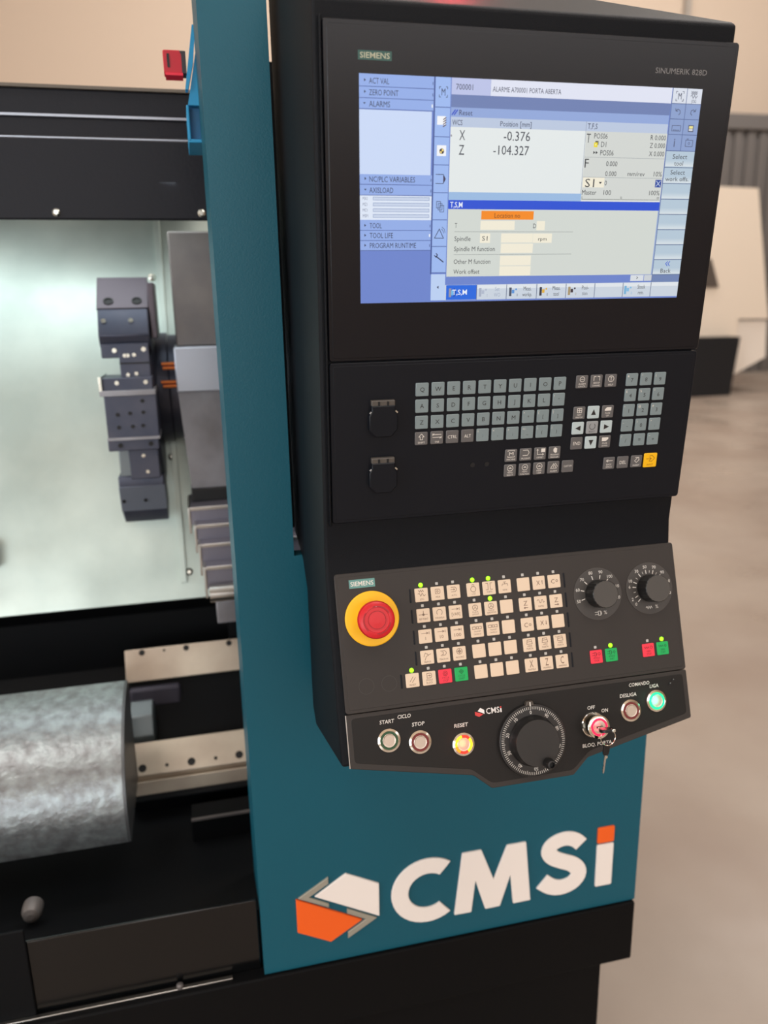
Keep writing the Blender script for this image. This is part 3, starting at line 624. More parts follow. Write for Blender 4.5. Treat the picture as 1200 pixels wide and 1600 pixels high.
Ln([(1466, 150), (1510, 150), (1510, 172), (1466, 172), (1466, 150)], 2.5, GI); 
for k in range(4): Ln([(1474 + k * 8, 168), (1478 + k * 8, 168)], 3, GI)
R(1550, 146, 1578, 174, GI, 4); R(1554, 150, 1574, 160, (240, 230, 150), 5); R(1554, 162, 1574, 170, (220, 224, 230), 5)
Tt('i', 1487, 219, 34, GI, 'C', bold=.02); Ln([(1545, 208), (1582, 208), (1582, 234), (1545, 234), (1545, 208)], 2.5, GI); S_.ring(px(1563), py(221), .0009, .0014, zs + .00025, E_(GI), 14); Ln([(1550, 203), (1558, 203)], 3, GI)
Tt('Select', 1525, 277, 19, K2, 'C', w=76); Tt('tool', 1522, 305, 19, K2, 'C', w=46); Tt('Select', 1523, 343, 19, K2, 'C', w=76); Tt('work offs.', 1523, 371, 18, K2, 'C', w=122)
for k in (0, 12): Ln([(1526 + k, 733), (1517 + k, 743), (1526 + k, 753)], 3.5, (20, 80, 210))
Tt('Back', 1521, 775, 19, K2, 'C', w=56)
S_.build('screen_display', SU, smooth=False)

# ---- keyboard unit
KU = thing('keyboard_unit', 'black keyboard plate of small grey keys below the screen', 'keyboard', (0, yu, z(zu)), ROTU)
b = MB(); b.prism(rrect(0, 0, W, hs - .0008, .004), g, 0, PANEL, .0009); b.build('key_plate', KU)
b = MB(); b.prism(rrect(.0045, .0045, W - .0045, hs - .0045, .003), 0, .0005, PANEL, .0003); b.build('front_film', KU)
kf = .0005
def key(par, cx, cy, wd, M_, draw=None, hgt=.0016, name='key', label=None):
    b = MB(); b.prism(rrect(cx - wd / 2, cy - wd / 2, cx + wd / 2, cy + wd / 2, .0012, 2), kf, kf + hgt, M_, .0005)
    if draw: draw(b, cx, cy, kf + hgt + .00006)
    o = b.build(name, par)
    if label: o['label'] = label
    return o
KS = .0162
def leg(t, h=.0052, M_=INK, sub=None, wd=None):
    def d(b, x, y, zt):
        b.text(t, x, y - (.0005 if sub else 0), h, zt, M_, w=wd)
        if sub: b.text(sub, x - .0068, y + .0048, .0028, zt, PRINTW, 'L')
    return d
rows = ['QWERTYUIOP', 'ASDFGHJKL', 'ZXCVBNM']
xk = lambda k: .1125 + .01995 * k
for r, s_ in enumerate(rows):
    for k, ch in enumerate(s_): key(KU, xk(k), .1642 - .0202 * r, KS, KEYL, leg(ch))
for (k, r, t, sb) in ((9, 1, '"', '!'), (7, 2, '*', '^'), (8, 2, '[', '{'), (9, 2, ']', '}'), (4, 3, ':', '?'), (5, 3, ',', '<'), (6, 3, ';', '>'), (7, 3, '_', '+/-'), (8, 3, '(', '\\'), (9, 3, ')', '|')):
    key(KU, xk(k), .1642 - .0202 * r, KS, KEYL, leg(t, .0040, sub=sb))
Wp = PRINTW
def icon(lines=(), texts=(), M_=Wp, lw=.0007, fills=()):
    def d(b, x, y, zt):
        for L in lines: b.stroke([(x + p * .001, y + q * .001) for p, q in L], lw, zt, M_)
        for F in fills: b.poly([(x + p * .001, y + q * .001) for p, q in F], zt, M_)
        for t, dy, h, w_, *dx in texts: b.text(t, x + (dx[0] * .001 if dx else 0), y + dy * .001, h * .001, zt, M_, w=w_ * .001 if w_ else None)
    return d
def circ(cx, cy, r, a0=0, a1=360, n=14): return [(cx + r * math.cos(math.radians(a0 + (a1 - a0) * i / n)), cy + r * math.sin(math.radians(a0 + (a1 - a0) * i / n))) for i in range(n + 1)]
y3 = .1642 - .0606
key(KU, xk(0), y3, KS, KEYD, icon([[(-1.6, -1.5), (-1.6, 2), (-3.4, 2), (0, 5.8), (3.4, 2), (1.6, 2), (1.6, -1.5), (-1.6, -1.5)]], [('SHIFT', -5.2, 2.2, 9)]))
key(KU, xk(1), y3, KS, KEYD, icon([[(-5.5, 4), (5.5, 4)], [(-5.5, .5), (5.5, .5)], [(-5.5, 2.8), (-5.5, 5.2)], [(5.5, -.8), (5.5, 1.8)], [(-5.5, 4), (-3.5, 5.2)], [(5.5, .5), (3.5, -.8)]], [('TAB', -5.2, 2.2, 5.5)]))
key(KU, xk(2), y3, KS, KEYD, icon((), [('CTRL', 0, 4, 12)])); key(KU, xk(3), y3, KS, KEYD, icon((), [('ALT', 0, 4, 8.6)]))
key(KU, .322, .165, KS, KEYD, icon([circ(0, 3.2, 3.2), [(-1.6, 3.2), (1.6, 3.2)]], [('ALARM', -2.6, 2.2, 9.5), ('CANCEL', -5.8, 2.0, 10)]))
key(KU, .342, .165, KS, KEYD, icon([[(-4, 6), (-4, 1)], [(4, 6), (4, 1)], [(-1, 6), (-4, 6)], [(1, 6), (4, 6)]], [('GROUP', -2.0, 2.2, 9), ('CHANNEL', -5.4, 2.0, 11)]))
key(KU, .362, .165, KS, KEYD, icon([circ(0, 2.4, 3.8), [(0, 4.6), (0, 0)], [(-1.2, 4.6), (1.2, 4.6)]], [('HELP', -5.2, 2.2, 7)]))
key(KU, .322, .125, KS, KEYD, icon([[(-3, 6), (3, 6), (3, .5), (-3, .5), (-3, 6)], [(0, 6), (0, .5)], [(-3, 3.2), (3, 3.2)]], [('NEXT', -2.4, 2.0, 6), ('WINDOW', -5.6, 2.0, 10)]))
key(KU, .362, .125, KS, KEYD, icon((), [('PAGE', -2, 2.0, 7), ('UP', -5.2, 2.0, 4)], fills=[[(-4.5, 1.2), (4.5, 1.2), (4.5, 5.8), (-1.5, 5.8), (-4.5, 3.2)]]))
key(KU, .362, .085, KS, KEYD, icon((), [('PAGE', -2, 2.0, 7), ('DOWN', -5.2, 2.0, 8)], fills=[[(-4.5, 5.8), (4.5, 5.8), (4.5, 3.4), (1.5, 1.0), (-4.5, 1.0)]]))
key(KU, .322, .085, KS, KEYD, icon((), [('END', 0, 4.2, 10)]))
key(KU, .342, .105, KS, KEYS_, icon([circ(0, 1.5, 4, 130, 410)], [('SELECT', -5.2, 2.0, 9)], M_=INK))
for cx, cy, a in ((.342, .125, 90), (.322, .105, 180), (.362, .105, 0), (.342, .085, 270)):
    ca, sa = math.cos(math.radians(a)), math.sin(math.radians(a))
    key(KU, cx, cy, KS, KEYA, icon(fills=[[(ca * p - sa * q, sa * p + ca * q) for p, q in ((4, 0), (-3.4, 3.4), (-3.4, -3.4))]], M_=INK), label='pale arrow key')
num = (('7', '&'), ('8', '*'), ('9', '('), ('4', '$'), ('5', '%'), ('6', '^'), ('1', '!'), ('2', '@'), ('3', '#'), ('-', '_'), ('0', ')'), ('.', '>'), ('/', '?'), ('=', ''), ('+', '~'))
for i, (t, sb) in enumerate(num): key(KU, .392 + .02 * (i % 3), .165 - .02 * (i // 3), KS, KEYL, leg(t, .0050, sub=sb or None))
key(KU, .3715, .055, KS, KEYD, icon([[(-4.5, 3.5), (4.5, 3.5)], [(-4.5, 3.5), (-2, 5)], [(-4.5, 3.5), (-2, 2)]], [('BACK', -1.6, 2.2, 7.5), ('SPACE', -5.0, 2.2, 8.5)]))
key(KU, .3915, .055, KS, KEYD, icon((), [('DEL', 0, 4.4, 9.5)]))
key(KU, .4116, .055, KS, KEYD, icon([[(-2, 5.5), (3, 5.5), (3, 1)], [(-3, 1), (1, 5)], [(0, -1.5), (4, 2.5)], [(-3, 1), (0, -1.5)]], [('INSERT', -5.2, 2.2, 9.5)]))
key(KU, .4322, .0553, .0192, KEYY, icon([[(-6, 2.2), (1, 2.2)], [(-1.6, 4.2), (1.2, 2.2), (-1.6, .2)], [(-2, 6), (2, 6.6), (6, 2.6), (2, -1.6), (-2, -1)]], [('INPUT', -6, 2.4, 9)], M_=mat('ink_olive', (150, 96, 20), .5)), label='larger yellow input key')
MK = [(.232, .0742, icon([[(-4.5, 5.6), (-4.5, 6.8), (4.5, 6.8), (4.5, 5.6)], [(-4.5, -.6), (-4.5, -1.8), (4.5, -1.8), (4.5, -.6)]], [('M', 2.5, 4.4, 6), ('MACHINE', -5.0, 2.2, 11.5)])),
      (.252, .0744, icon([[(-4, 6), (2.5, 6), (4.5, 2.6), (2.5, -1), (-4, -1)]], [('PROGRAM', -5.0, 2.2, 11.5)])),
      (.272, .0744, icon([[(-4, 6), (-4, -1), (4.5, -1)], [(-5, 4.6), (-4, 6.4), (-3, 4.6)], [(3, 0), (4.8, -1), (3, -2)]], [('OFFSET', -5.0, 2.2, 9.5)], fills=[[(1, 2), (6.5, 2), (6.5, 6.8), (1, 6.8)]])),
      (.292, .0746, icon((), [('PROGRAM', -2.6, 2.0, 11.5), ('MANAGER', -5.8, 2.0, 11.5)], fills=[[(-2, 5), (0, 7), (3, 5.6), (3, .5), (.6, -.6), (-2, 2)]])),
      (.3122 - .0804, .0544, icon([circ(0, 3, 3.8, -20, 200), [(-3.8, 2), (-2, -.4), (2, -.4), (3.8, 2)]], [('MENU', -2.8, 2.0, 7), ('SELECT', -6, 2.0, 8.5)], fills=[[(-2.6, 2.6), (2.6, 2.6), (0, 4.4)]])),
      (.252, .0545, icon([circ(0, 3, 3.8, -20, 200), [(-3.8, 2), (-2, -.4), (2, -.4), (3.8, 2)]], [('MENU', -2.8, 2.0, 7), ('FUNCTION', -6, 2.0, 12)], fills=[[(-2.6, 2.6), (2.6, 2.6), (0, 4.4)]])),
      (.272, .0546, icon([circ(0, 3, 3.8, -20, 200), [(-3.8, 2), (-2, -.4), (2, -.4), (3.8, 2)]], [('MENU', -2.8, 2.0, 7), ('USER', -6, 2.0, 6)], fills=[[(-2.6, 2.6), (2.6, 2.6), (0, 4.4)]])),
      (.292, .0547, icon([[(-4.2, -1.2), (0, 5.2), (4.2, -1.2), (-4.2, -1.2)], [(0, 3), (0, 0)], [(2.2, 5.6), (5.4, 1)]], [('ALARM', -5, 2.2, 9.5)])),
      (.312, .0547, icon((), [('CUSTOM', .6, 2.4, 11)]))]
for x, y, d_ in MK: key(KU, x, y, KS, KEYD, d_)
# covered service ports
for cy in (.1285, .0575):
    b = MB(); oc = [(-.0175, -.010), (-.0100, -.0190), (.0100, -.0190), (.0175, -.010), (.0175, .0075), (.0145, .0120), (.0145, .0195), (-.0145, .0195), (-.0145, .0120), (-.0175, .0075)]
    b.prism([(.0635 + x, cy + y) for x, y in oc], kf, kf + .0075, PANEL, .0012); p = b.build('port_cover', KU)
    b = MB(); b.prism(rrect(.0635 - .0145, cy + .0185, .0635 + .0145, cy + .0255, .001), kf, kf + .0062, mat('hinge_grey', (78, 72, 66), .5), .001); b.build('hinge', p)
    for dx in (-.0055, .0055): b = MB(); b.box(.0635 + dx - .0012, .0635 + dx + .0012, cy + .0195, cy + .0245, kf + .006, kf + .0066, DARKHOLE); b.build('hinge_slot', p)
    b = MB(); b.prism([(.0800, cy + .0100), (.0812, cy + .0112), (.0786, cy + .0138), (.0774, cy + .0126)], kf + .0070, kf + .0080, BOLT); b.prism([(.0470, cy + .0100), (.0458, cy + .0112), (.0478, cy + .0132), (.0490, cy + .012)], kf + .0070, kf + .0078, PRINTG); b.build('spring_clip', p)
for x in (.181, .2): b = MB(); b.lathe([(.0032, 0), (.0032, .0005), (.0024, .0004)], x, .065, DARKHOLE, 16, cz=kf); b.build('indicator_window', KU)

# ---- machine control panel   (local y = -v)
MU = thing('machine_control_panel', 'sloping dark panel with cream keys, two rotary dials and emergency stop', 'control panel', (0, 0, z(0)), ROTL)
hm = .1783
b = MB(); b.prism(rrect(0, -hm + .0008, W, 0, .004), g, 0, PANELWARM, .0009); b.build('panel_plate', MU)
b = MB(); b.prism(rrect(.0045, -hm + .0055, W - .0045, -.0045, .003), 0, .0005, PANELWARM, .0003); b.build('front_film', MU)
b = MB(); b.rect(.0183, -.0200, .0522, -.0090, kf + .0001, PETROL); b.text('SIEMENS', .03525, -.0145, .0056, kf + .00016, PRINTW, w=.030, bold=.012); b.build('maker_badge', MU)
b = MB(); 
for x in (.0293, .0591): b.ring(x, -.145, .0096, .0101, kf + .0001, mat('print_ghost', (60, 56, 53), .5), 32)
b.build('blanking_marks', MU)
gx = [.1122, .1340, .1560, .1831, .2053, .2273, .2541, .2762, .2985]; gy = [.0371, .0638, .0907, .1177, .1447]
I_ = INKB
def ci(*a, **k): k.setdefault('M_', I_); k.setdefault('lw', .0006); return icon(*a, **k)
arrowbar = [[(-5, 4), (4, 4)], [(1.5, 5.2), (4, 4), (1.5, 2.8)], [(5.2, 5.6), (5.2, 2.4)]]
Dsh = [[(-3.5, 6), (2, 6), (4, 4), (4, 2), (2, 0), (-3.5, 0)]]
carr = [[(-6.5, 4.8), (-2, 4.8), (-2, 1.8), (-6.5, 1.8), (-6.5, 4.8)], [(-1, 4.8), (2, 4.8), (2, 1.8), (-1, 1.8), (-1, 4.8)], [(3, 4.8), (6, 4.8), (6, 1.8), (3, 1.8)]]
door = [[(-3, 6.5), (3, 6.5), (4, 1.0), (-4, 1.0), (-3, 6.5)], [(-3.6, 4), (3.6, 4)]]
L1 = [ci([[(-4, 6.5), (-2.6, 4), (-1.2, 6.5), (.2, 4), (1.6, 6.5), (3, 4)], [(-5, 1.6), (-3, 2.4), (-1.4, -1.6), (1, 2.4), (3, -1.6), (5, 0)]], [('JOG', -5.4, 2.2, 5.5)]),
      ci([[(-3, 5.5), (2, 5.5), (3.4, 4), (3.4, 1), (2, -.4), (-3, -.4), (-3, 5.5)], circ(-.2, 2.5, 1.2)], [('MDA', -4.6, 2.2, 6)]),
      ci(Dsh + [[(-4, 3), (1, 3)], [(0, 4), (1.6, 3), (0, 2)]], [('AUTO', -4.6, 2.2, 7)]),
      ci([circ(0, .6, 3.6), [(-1.2, 4), (-1.2, 6.6), (1.2, 6.6), (1.2, 4)]], [('LUZ', -5.4, 2.2, 5)]),
      ci([[(-4.5, 6.5), (-1.6, 6.5), (-1.6, -2), (-4.5, -2)], [(4.5, 6.5), (1.6, 6.5), (1.6, -2), (4.5, -2)]], [('PORTA', -5.0, 2.2, 7.5)]),
      ci([[(-4, 1), (-3, 3.4), (4, 3.4), (4, .6)], [(0, 3.4), (0, 6)], [(-2, 6), (2, 6)]], [('REFR', -4.6, 2.0, 6.5)]),
      None, ci((), [('X', 0, 6.0, 5.2, -1.2)], fills=[[(4.2, -2), (5, -2), (5, 2), (4.2, 2)], [(3.6, 1.6), (5.6, 1.6), (4.6, 3.4)]]), ci([circ(3.6, .5, 1.4)], [('C', 0, 5.6, 5.2, -2.2)])]
L2 = [ci([[(-6, 1.2), (5.5, 1.2)], [(0, 6), (0, 0)], circ(0, 1.2, 1.2)], [('REF POINT', -4.4, 2.4, 12)]),
      ci([circ(0, 2, 3.8, -60, 220)], [('MANIVELA', -5.0, 2.2, 12)]),
      ci(arrowbar, [('[VAR]', -2.4, 4.0, 11.5)]),
      ci([circ(0, 3, 3.6), [(0, 3), (0, 6.6)], [(0, 3), (-3, 1)], [(0, 3), (3, 1)]], [('PLACA', -2.8, 2.0, 8), ('INT/EXT', -5.8, 2.0, 9)]),
      ci([circ(0, 3, 3.6), [(0, 3), (0, 6.6)], [(0, 3), (-3, 1)], [(0, 3), (3, 1)]], [('PLACA', -2.6, 2.0, 8), ('ABRE/FECHA', -5.6, 2.0, 13)]), None,
      ci([[(-2.5, -4.6), (3, -4.6)], [(-2.5, -4.6), (-1, -3.6)], [(-2.5, -4.6), (-1, -5.6)]], [('Z', 1.5, 6.2, 5.6)], lw=.0008),
      ci([[(-5.5, 3), (-4, 4.4), (-2.6, 4), (-1.4, 0), (0, 0), (1.2, 4), (2.6, 4), (3.8, 0), (5.4, 1.4)]], [('RAPID', -4.6, 2.2, 8)]),
      ci([[(-2.5, -4.6), (3, -4.6)], [(3, -4.6), (1.5, -3.6)], [(3, -4.6), (1.5, -5.6)]], [('Z', 1.5, 6.2, 5.6)], lw=.0008)]
L3 = [ci(arrowbar, [('1', -2.6, 4.2, None)]), ci(arrowbar, [('10', -2.6, 4.2, None)]), ci(arrowbar, [('100', -2.6, 4.2, 9)]), ci(carr, [('TRANSP', -1.4, 2.0, 9), ('CAVACO', -4.8, 2.0, 10)]), ci(carr, [('TRANSP', -1.4, 2.0, 9), ('CAVACO', -4.8, 2.0, 10)]), None,
      ci([circ(3.6, -.5, 1.4)], [('C', -.5, 5.6, 5.2, -2.2)]), ci((), [('X', 0, 6.0, 5.2, -1.2)], fills=[[(4.2, -1.6), (5, -1.6), (5, 2.4), (4.2, 2.4)], [(3.6, -1.2), (4.6, -3), (5.6, -1.2)]]), None]
L4 = [ci([[(-4.5, 1), (-2.6, 5.6), (.6, 4.2)], [(-3.6, -3.6), (-1.4, 1), (3, 3.4), (5, 4)], [(0, 4), (1.8, 2.6)]], [('REPOS', -5.8, 2.2, 8.5)]),
      ci(Dsh + [[(-2, 4.6), (0, 4.6), (0, 1.4), (-2, 1.4)]], [('TEACH IN', -4.8, 2.2, 11.5)]),
      ci([circ(0, 2.8, 3.8), circ(0, 2.8, 1.6), [(0, 6), (0, -.5)], [(-3, 2.8), (3, 2.8)]], [('WCS MCS', -4.8, 2.2, 11.5)]), None, None, None,
      ci(door, [('ABRE', -1.6, 2.0, 7), ('PORTA', -5.0, 2.4, 9)]), ci(door, [('ABRE', -1.6, 2.0, 7), ('PORTA', -5.0, 2.4, 9)]), ci(door + [[(-6.5, 6.8), (-4.5, 5.6)]], [('ABRE', -1.6, 2.0, 7), ('PORTA', -5.0, 2.4, 9)])]
L5 = [ci([[(-3.5, -1.5), (1, 4.6)], [(-.5, -2.6), (4, 3.4)]], [('RESET', -5.6, 2.2, 8.5)]),
      ci([[(-3, 6.4), (2, 6.4), (3.4, 5), (3.4, 2), (2, .6), (-3, .6), (-3, 6.4)], [(-2, 3.5), (1.6, 3.5)], [(.6, 4.5), (1.8, 3.5), (.6, 2.5)]], [('SINGLE', -2.0, 2.2, 9), ('BLOCK', -5.4, 2.4, 8.5)]),
      ci([circ(0, 3.6, 3), circ(0, 3.6, 1.4)], [('CYCLE', -2.0, 2.4, 9), ('STOP', -5.6, 2.6, 7)], M_=mat('ink_red_dark', (120, 20, 34), .5)),
      ci([[(-3, 3.6), (0, 6.6), (3, 3.6), (0, .6), (-3, 3.6)], circ(0, 3.6, 1)], [('CYCLE', -2.0, 2.4, 9), ('START', -5.6, 2.6, 8)], M_=mat('ink_green_dark', (0, 76, 40), .5)),
      None, None, None]
XZC = [ci((), [('X', 1.8, 9.5, 5.2), ('MANIVELA', -5.6, 2.4, 11)]), ci((), [('Z', 1.8, 9.5, 4.6), ('MANIVELA', -5.6, 2.4, 11)]), ci((), [('C', 1.8, 9.5, 4.8), ('MANIVELA', -5.6, 2.4, 11)])]
CK = .0178
def led(x, v, on):
    b = MB()
    if on: b.lathe([(.0030, 0), (.0030, .0008), (.0018, .0016)], x, -v, LEDON, 14, cz=kf)
    else: b.prism(rrect(x - .0018, -v - .0018, x + .0018, -v + .0018, .0004, 1), kf, kf + .0005, LEDOFF, .0001)
    o = b.build('indicator_led', MU)
    if on: o['label'] = 'lit green indicator'
lit = {(0, 0), (0, 3), (0, 4), (1, 4)}
for r, L in enumerate((L1, L2, L3, L4)):
    for k, d_ in enumerate(L):
        key(MU, gx[k], -gy[r], CK, KEYC, d_, .0014); led(gx[k], gy[r] - .0128, (r, k) in lit)
for k, (x, d_) in enumerate(zip([.0898] + gx[:6], L5)):
    M_ = KEYR if k == 2 else KEYG if k == 3 else KEYC
    key(MU, x, -gy[4], CK, M_, d_, .0014, label={2: 'red cycle stop key', 3: 'green cycle start key'}.get(k)); led(x, gy[4] - .0128, k == 0)
for x, d_ in zip(gx[6:], XZC): key(MU, x, -gy[4], CK, KEYC, d_, .0014); led(x, gy[4] - .0128, False)
spin = [[(-6, 5), (-2.6, 5)], [(-6, 2), (-2.6, 2)], [(-2.6, 6), (-.4, 6), (-.4, 1), (-2.6, 1), (-2.6, 6)], [(-.4, 5), (.6, 4.4), (.6, 2.6), (-.4, 2)]]
feed = [[(-6, 4.8), (-4.6, 2.4), (-3.2, 4.8), (-1.8, 2.4), (-.4, 4.8), (.8, 2.4)]]
dia = [[(2.6, 3.6), (4.2, 5.4), (5.8, 3.6), (4.2, 1.8), (2.6, 3.6)]]
RD, GD = MATS['ink_red_dark'], MATS['ink_green_dark']
for x, M_, ln, t1, t2, ik, on, lb in ((.3489, KEYR, spin + [circ(4.2, 3.6, 1.7)], 'SPINDLE', 'STOP', RD, 0, 'red spindle stop key'), (.3715, KEYG, spin + dia, 'SPINDLE', 'START', GD, 1, 'green spindle start key'),
                                  (.4277, KEYR, feed + [circ(4.2, 3.6, 1.7)], 'FEED', 'STOP', RD, 0, 'red feed stop key'), (.4496, KEYG, feed + dia, 'FEED', 'START', GD, 1, 'green feed start key')):
    key(MU, x, -.1447, CK, M_, ci(ln, [(t1, -1.6, 2.4, 9.5 if len(t1) > 4 else 6), (t2, -5.2, 2.6, 7)], M_=ik), .0014, label=lb); led(x, .1319, on)
for r in range(5):
    b = MB(); x = .0972 if r < 4 else .0752
    b.prism(rrect(x - .0011, -gy[r] - .009, x + .0011, -gy[r] + .009, .0008, 1), kf, kf + .0007, PANEL, .0003); b.build('label_slot', MU)
    b = MB(); b.prism(rrect(.3135 - .0011, -gy[r] - .010, .3135 + .0011, -gy[r] + .010, .0008, 1), kf, kf + .0007, PANEL, .0003); b.build('label_slot', MU)
# emergency stop
b = MB(); b.lathe([(.0352, 0), (.0352, .0022), (.034, .003)], .0442, -.0603, YELLOW, 48, cz=kf); es = b.build('emergency_stop', MU); es['label'] = 'yellow collar with red mushroom push button'
b = MB(); b.lathe([(.0165, 0), (.0165, .010), (.0195, .014), (.0195, .022)], .0442, -.0603, mat('collar_pale', (225, 215, 200), .4), 36, cz=kf + .003); b.build('button_neck', es)
b = MB(); b.lathe([(.020, 0), (.0235, .0015), (.0238, .006), (.0225, .0095), (.0195, .0110), (.0160, .0112), (.0156, .0104), (.0112, .0104), (.0108, .0114), (.004, .0118)], .0442, -.0603, REDCAP, 48, cz=kf + .0215); b.build('button_cap', es)
b = MB()
for a in (70, 190, 310): b.ring(.0442, -.0603, .0165, .0176, kf + .0215 + .01165, REDDK, 14, a - 45, a + 35)
b.ring(.0442, -.0603, .0108, .0114, kf + .0215 + .01175, REDDK, 30); b.text('o', .0442, -.0603 + .0170, .002, kf + .0215 + .0118, mat('print_pink', (240, 150, 150), .5)); b.build('turn_arrows', es)
# rotary dials
def dial(x, v, labels, ticks, ic, label):
    b = MB(); b.lathe([(.0355, 0), (.0355, .0006)], x, -v, mat('dial_plate', (64, 60, 57), .5), 56, cz=kf)
    zt = kf + .0008
    b.ring(x, -v, .0350, .0354, zt, mat('dial_edge', (84, 78, 74), .5), 56)
    for t, a in labels:
        ra = math.radians(a); b.text(t, x + .0300 * math.cos(ra), -v + .0300 * math.sin(ra), .0042, zt, PRINTW)
    for a in ticks:
        ra = math.radians(a); big = any(abs(a - q) < 1 for _, q in labels); r0, r1 = (.0205, .0252) if big else (.0215, .0245)
        b.stroke([(x + r0 * math.cos(ra), -v + r0 * math.sin(ra)), (x + r1 * math.cos(ra), -v + r1 * math.sin(ra))], .0011 if big else .0006, zt, PRINTW)
    ic(b, x, -v - .0265, zt); p = b.build('rotary_dial', MU); p['label'] = label
    b = MB(); n = 48; pts = [(x + (.0182 + .0007 * (i % 2)) * math.cos(2 * PI * i / n), -v + (.0182 + .0007 * (i % 2)) * math.sin(2 * PI * i / n)) for i in range(n)]
    b.prism(pts, zt, kf + .0235, KNOB, .0008, KNOBCAP); b.build('knob', p)
dial(.3606, .0602, [('50', 195), ('60', 165), ('70', 135), ('80', 105), ('90', 76), ('100', 47), ('110', 15), ('120', -15)], [195, 165, 135, 105, 76, 47, 15, -15],
     icon([[(-7, 1.6), (-2, 1.6)], [(-7, -1.6), (-2, -1.6)], [(-2, 2.8), (1.4, 2.8), (1.4, -2.8), (-2, -2.8), (-2, 2.8)], [(1.4, 1.8), (2.6, 1.4), (2.6, -1.4), (1.4, -1.8)]], (), lw=.0007), 'left dial, marked 50 to 120 percent')
dial(.4390, .0602, [('0', 222), ('2', 206), ('6', 172), ('10', 156), ('30', 124), ('50', 97), ('70', 70), ('90', 42), ('110', 14), ('120', -18)], [222, 206, 189, 172, 156, 140, 124, 110, 97, 83, 70, 56, 42, 28, 14, -2, -18],
     icon([[(-8, 0), (-6.6, 1.8), (-5, -1.8), (-3.4, 1.8), (-1.8, -1.8), (-.2, 1.8), (1.2, -1.2)]], (), lw=.0007), 'right dial, marked 0 to 120 percent')
b = MB()
for x in (.3606, .4390): b.text('%', x + .0085, -.0602 - .0262, .0048, kf + .0009, PRINTW)
b.build('percent_signs', MU)

# ---- push button panel with hand wheel
BU = thing('push_button_panel', 'dark lower panel with lit metal push buttons, handwheel and key switch', 'control panel', (0, 0, z(0)), ROTL)
ol = [(0, -hm), (0, -.245), (.160, -.2765), (.1835, -.2965), (.2995, -.2965), (.3225, -.2765), (W, -.2445), (W, -hm)]
b = MB(); b.prism(roundpoly(ol[::-1], .002, 2), g, 0, PANELWARM, .0010); b.build('panel_plate', BU)
il = [(.006, -hm - .005), (.006, -.2385), (.158, -.268), (.184, -.2895), (.299, -.2895), (.3245, -.268), (W - .007, -.2375), (W - .007, -hm - .005)]
b = MB(); b.prism(roundpoly(il[::-1], .005), 0, .0005, mat('button_panel_foil', (26, 23, 21), 0.5, spec=.3, bump=(2500, 0.15, 1, 0.0003)), .0003); b.build('front_film', BU)
TXT = PRINTW
for t, x, v, w_ in (('CICLO', .0744, .1886, .0175), ('START', .0513, .1924, .0190), ('STOP', .0920, .2007, .0165), ('RESET', .1490, .2100, .0185), ('OFF', .3336, .2115, .0110), ('ON', .3530, .2177, .0095), ('BLOQ. PORTA', .3372, .2605, .0430), ('DESLIGA', .3902, .2019, .0250), ('COMANDO', .4083, .1889, .0310), ('LIGA', .4306, .1943, .0135)):
    b = MB(); b.text(t, x, -v, .0046, kf + .0001, TXT, w=w_, shear=.12, bold=.008); b.build('caption', BU)
# small printed logo
b = MB(); zt = kf + .0001; ox, oy = .1805, -.1962
WT = mat('print_bright', (238, 232, 228), .5); RL = mat('print_red', (206, 60, 58), .5)
b.poly([(ox - .0085 + .0015, oy + .0010), (ox - .003, oy + .0048), (ox + .0020, oy + .0014), (ox + .0020, oy - .0036)], zt, WT)
b.poly([(ox - .0110, oy + .0008), (ox - .0110, oy - .0038), (ox - .0058, oy - .0066), (ox + .0006, oy - .0038)], zt, RL)
b.text('CMS', ox + .0045, oy - .0006, .0074, zt, WT, 'L', w=.0185, bold=.006); b.rect(ox + .0240, oy - .0043, ox + .0260, oy + .0008, zt, WT); b.rect(ox + .0240, oy + .0012, ox + .0260, oy + .0033, zt, RL)
b.build('printed_logo', BU)
RG = {'green': mat('ring_green', (36, 74, 44), .4), 'red': mat('ring_red', (112, 34, 32), .4), 'amber': mat('ring_amber_lit', (255, 120, 20), .3, emit=1.6), 'yellow': mat('ring_yellow_lit', (255, 214, 30), .3, emit=1.5), 'redlit': mat('ring_red_lit', (255, 40, 24), .3, emit=1.6), 'cyan': mat('ring_green_lit', (10, 235, 130), .3, emit=1.3), 'pink': mat('ring_pink_lit', (255, 24, 66), .3, emit=1.5)}
def button(x, v, ringm, label, r=.0152, lamp=None):
    b = MB(); b.lathe([(r, 0), (r, .0012), (r * .97, .0022), (r * .80, .0030), (r * .78, .0026)], x, -v, CHROME, 44, cz=kf); p = b.build('push_button', BU); p['label'] = label
    b = MB()
    if ringm == 'amber':
        for a0, a1, mm_ in ((-60, 40, 'yellow'), (40, 100, 'redlit'), (100, 190, 'yellow'), (190, 240, 'amber'), (240, 300, 'redlit')): b.ring(x, -v, .0082, .0118, kf + .0029, RG[mm_], 14, a0, a1)
    else: b.ring(x, -v, .0086, .0116, kf + .0029, RG[ringm], 40)
    b.build('light_ring', p)
    b = MB(); b.lathe([(.0087, 0), (.0087, .0008), (.0083, .0012), (.0070, .0009)], x, -v, BRUSHED, 36, cz=kf + .0024); b.build('button_face', p)
    if lamp:
        l = bpy.data.lights.new('ring_glow', 'POINT'); l.energy = .010; l.color = lamp; l.shadow_soft_size = .006
        lo = bpy.data.objects.new('ring_glow', l); COL.objects.link(lo); lo.parent = BU; lo.location = (x, -v, kf + .012)
    return p
button(.0520, .2158, 'green', 'metal button with unlit green ring, labelled start')
button(.0923, .2234, 'red', 'metal button with unlit red ring, left of the reset button')
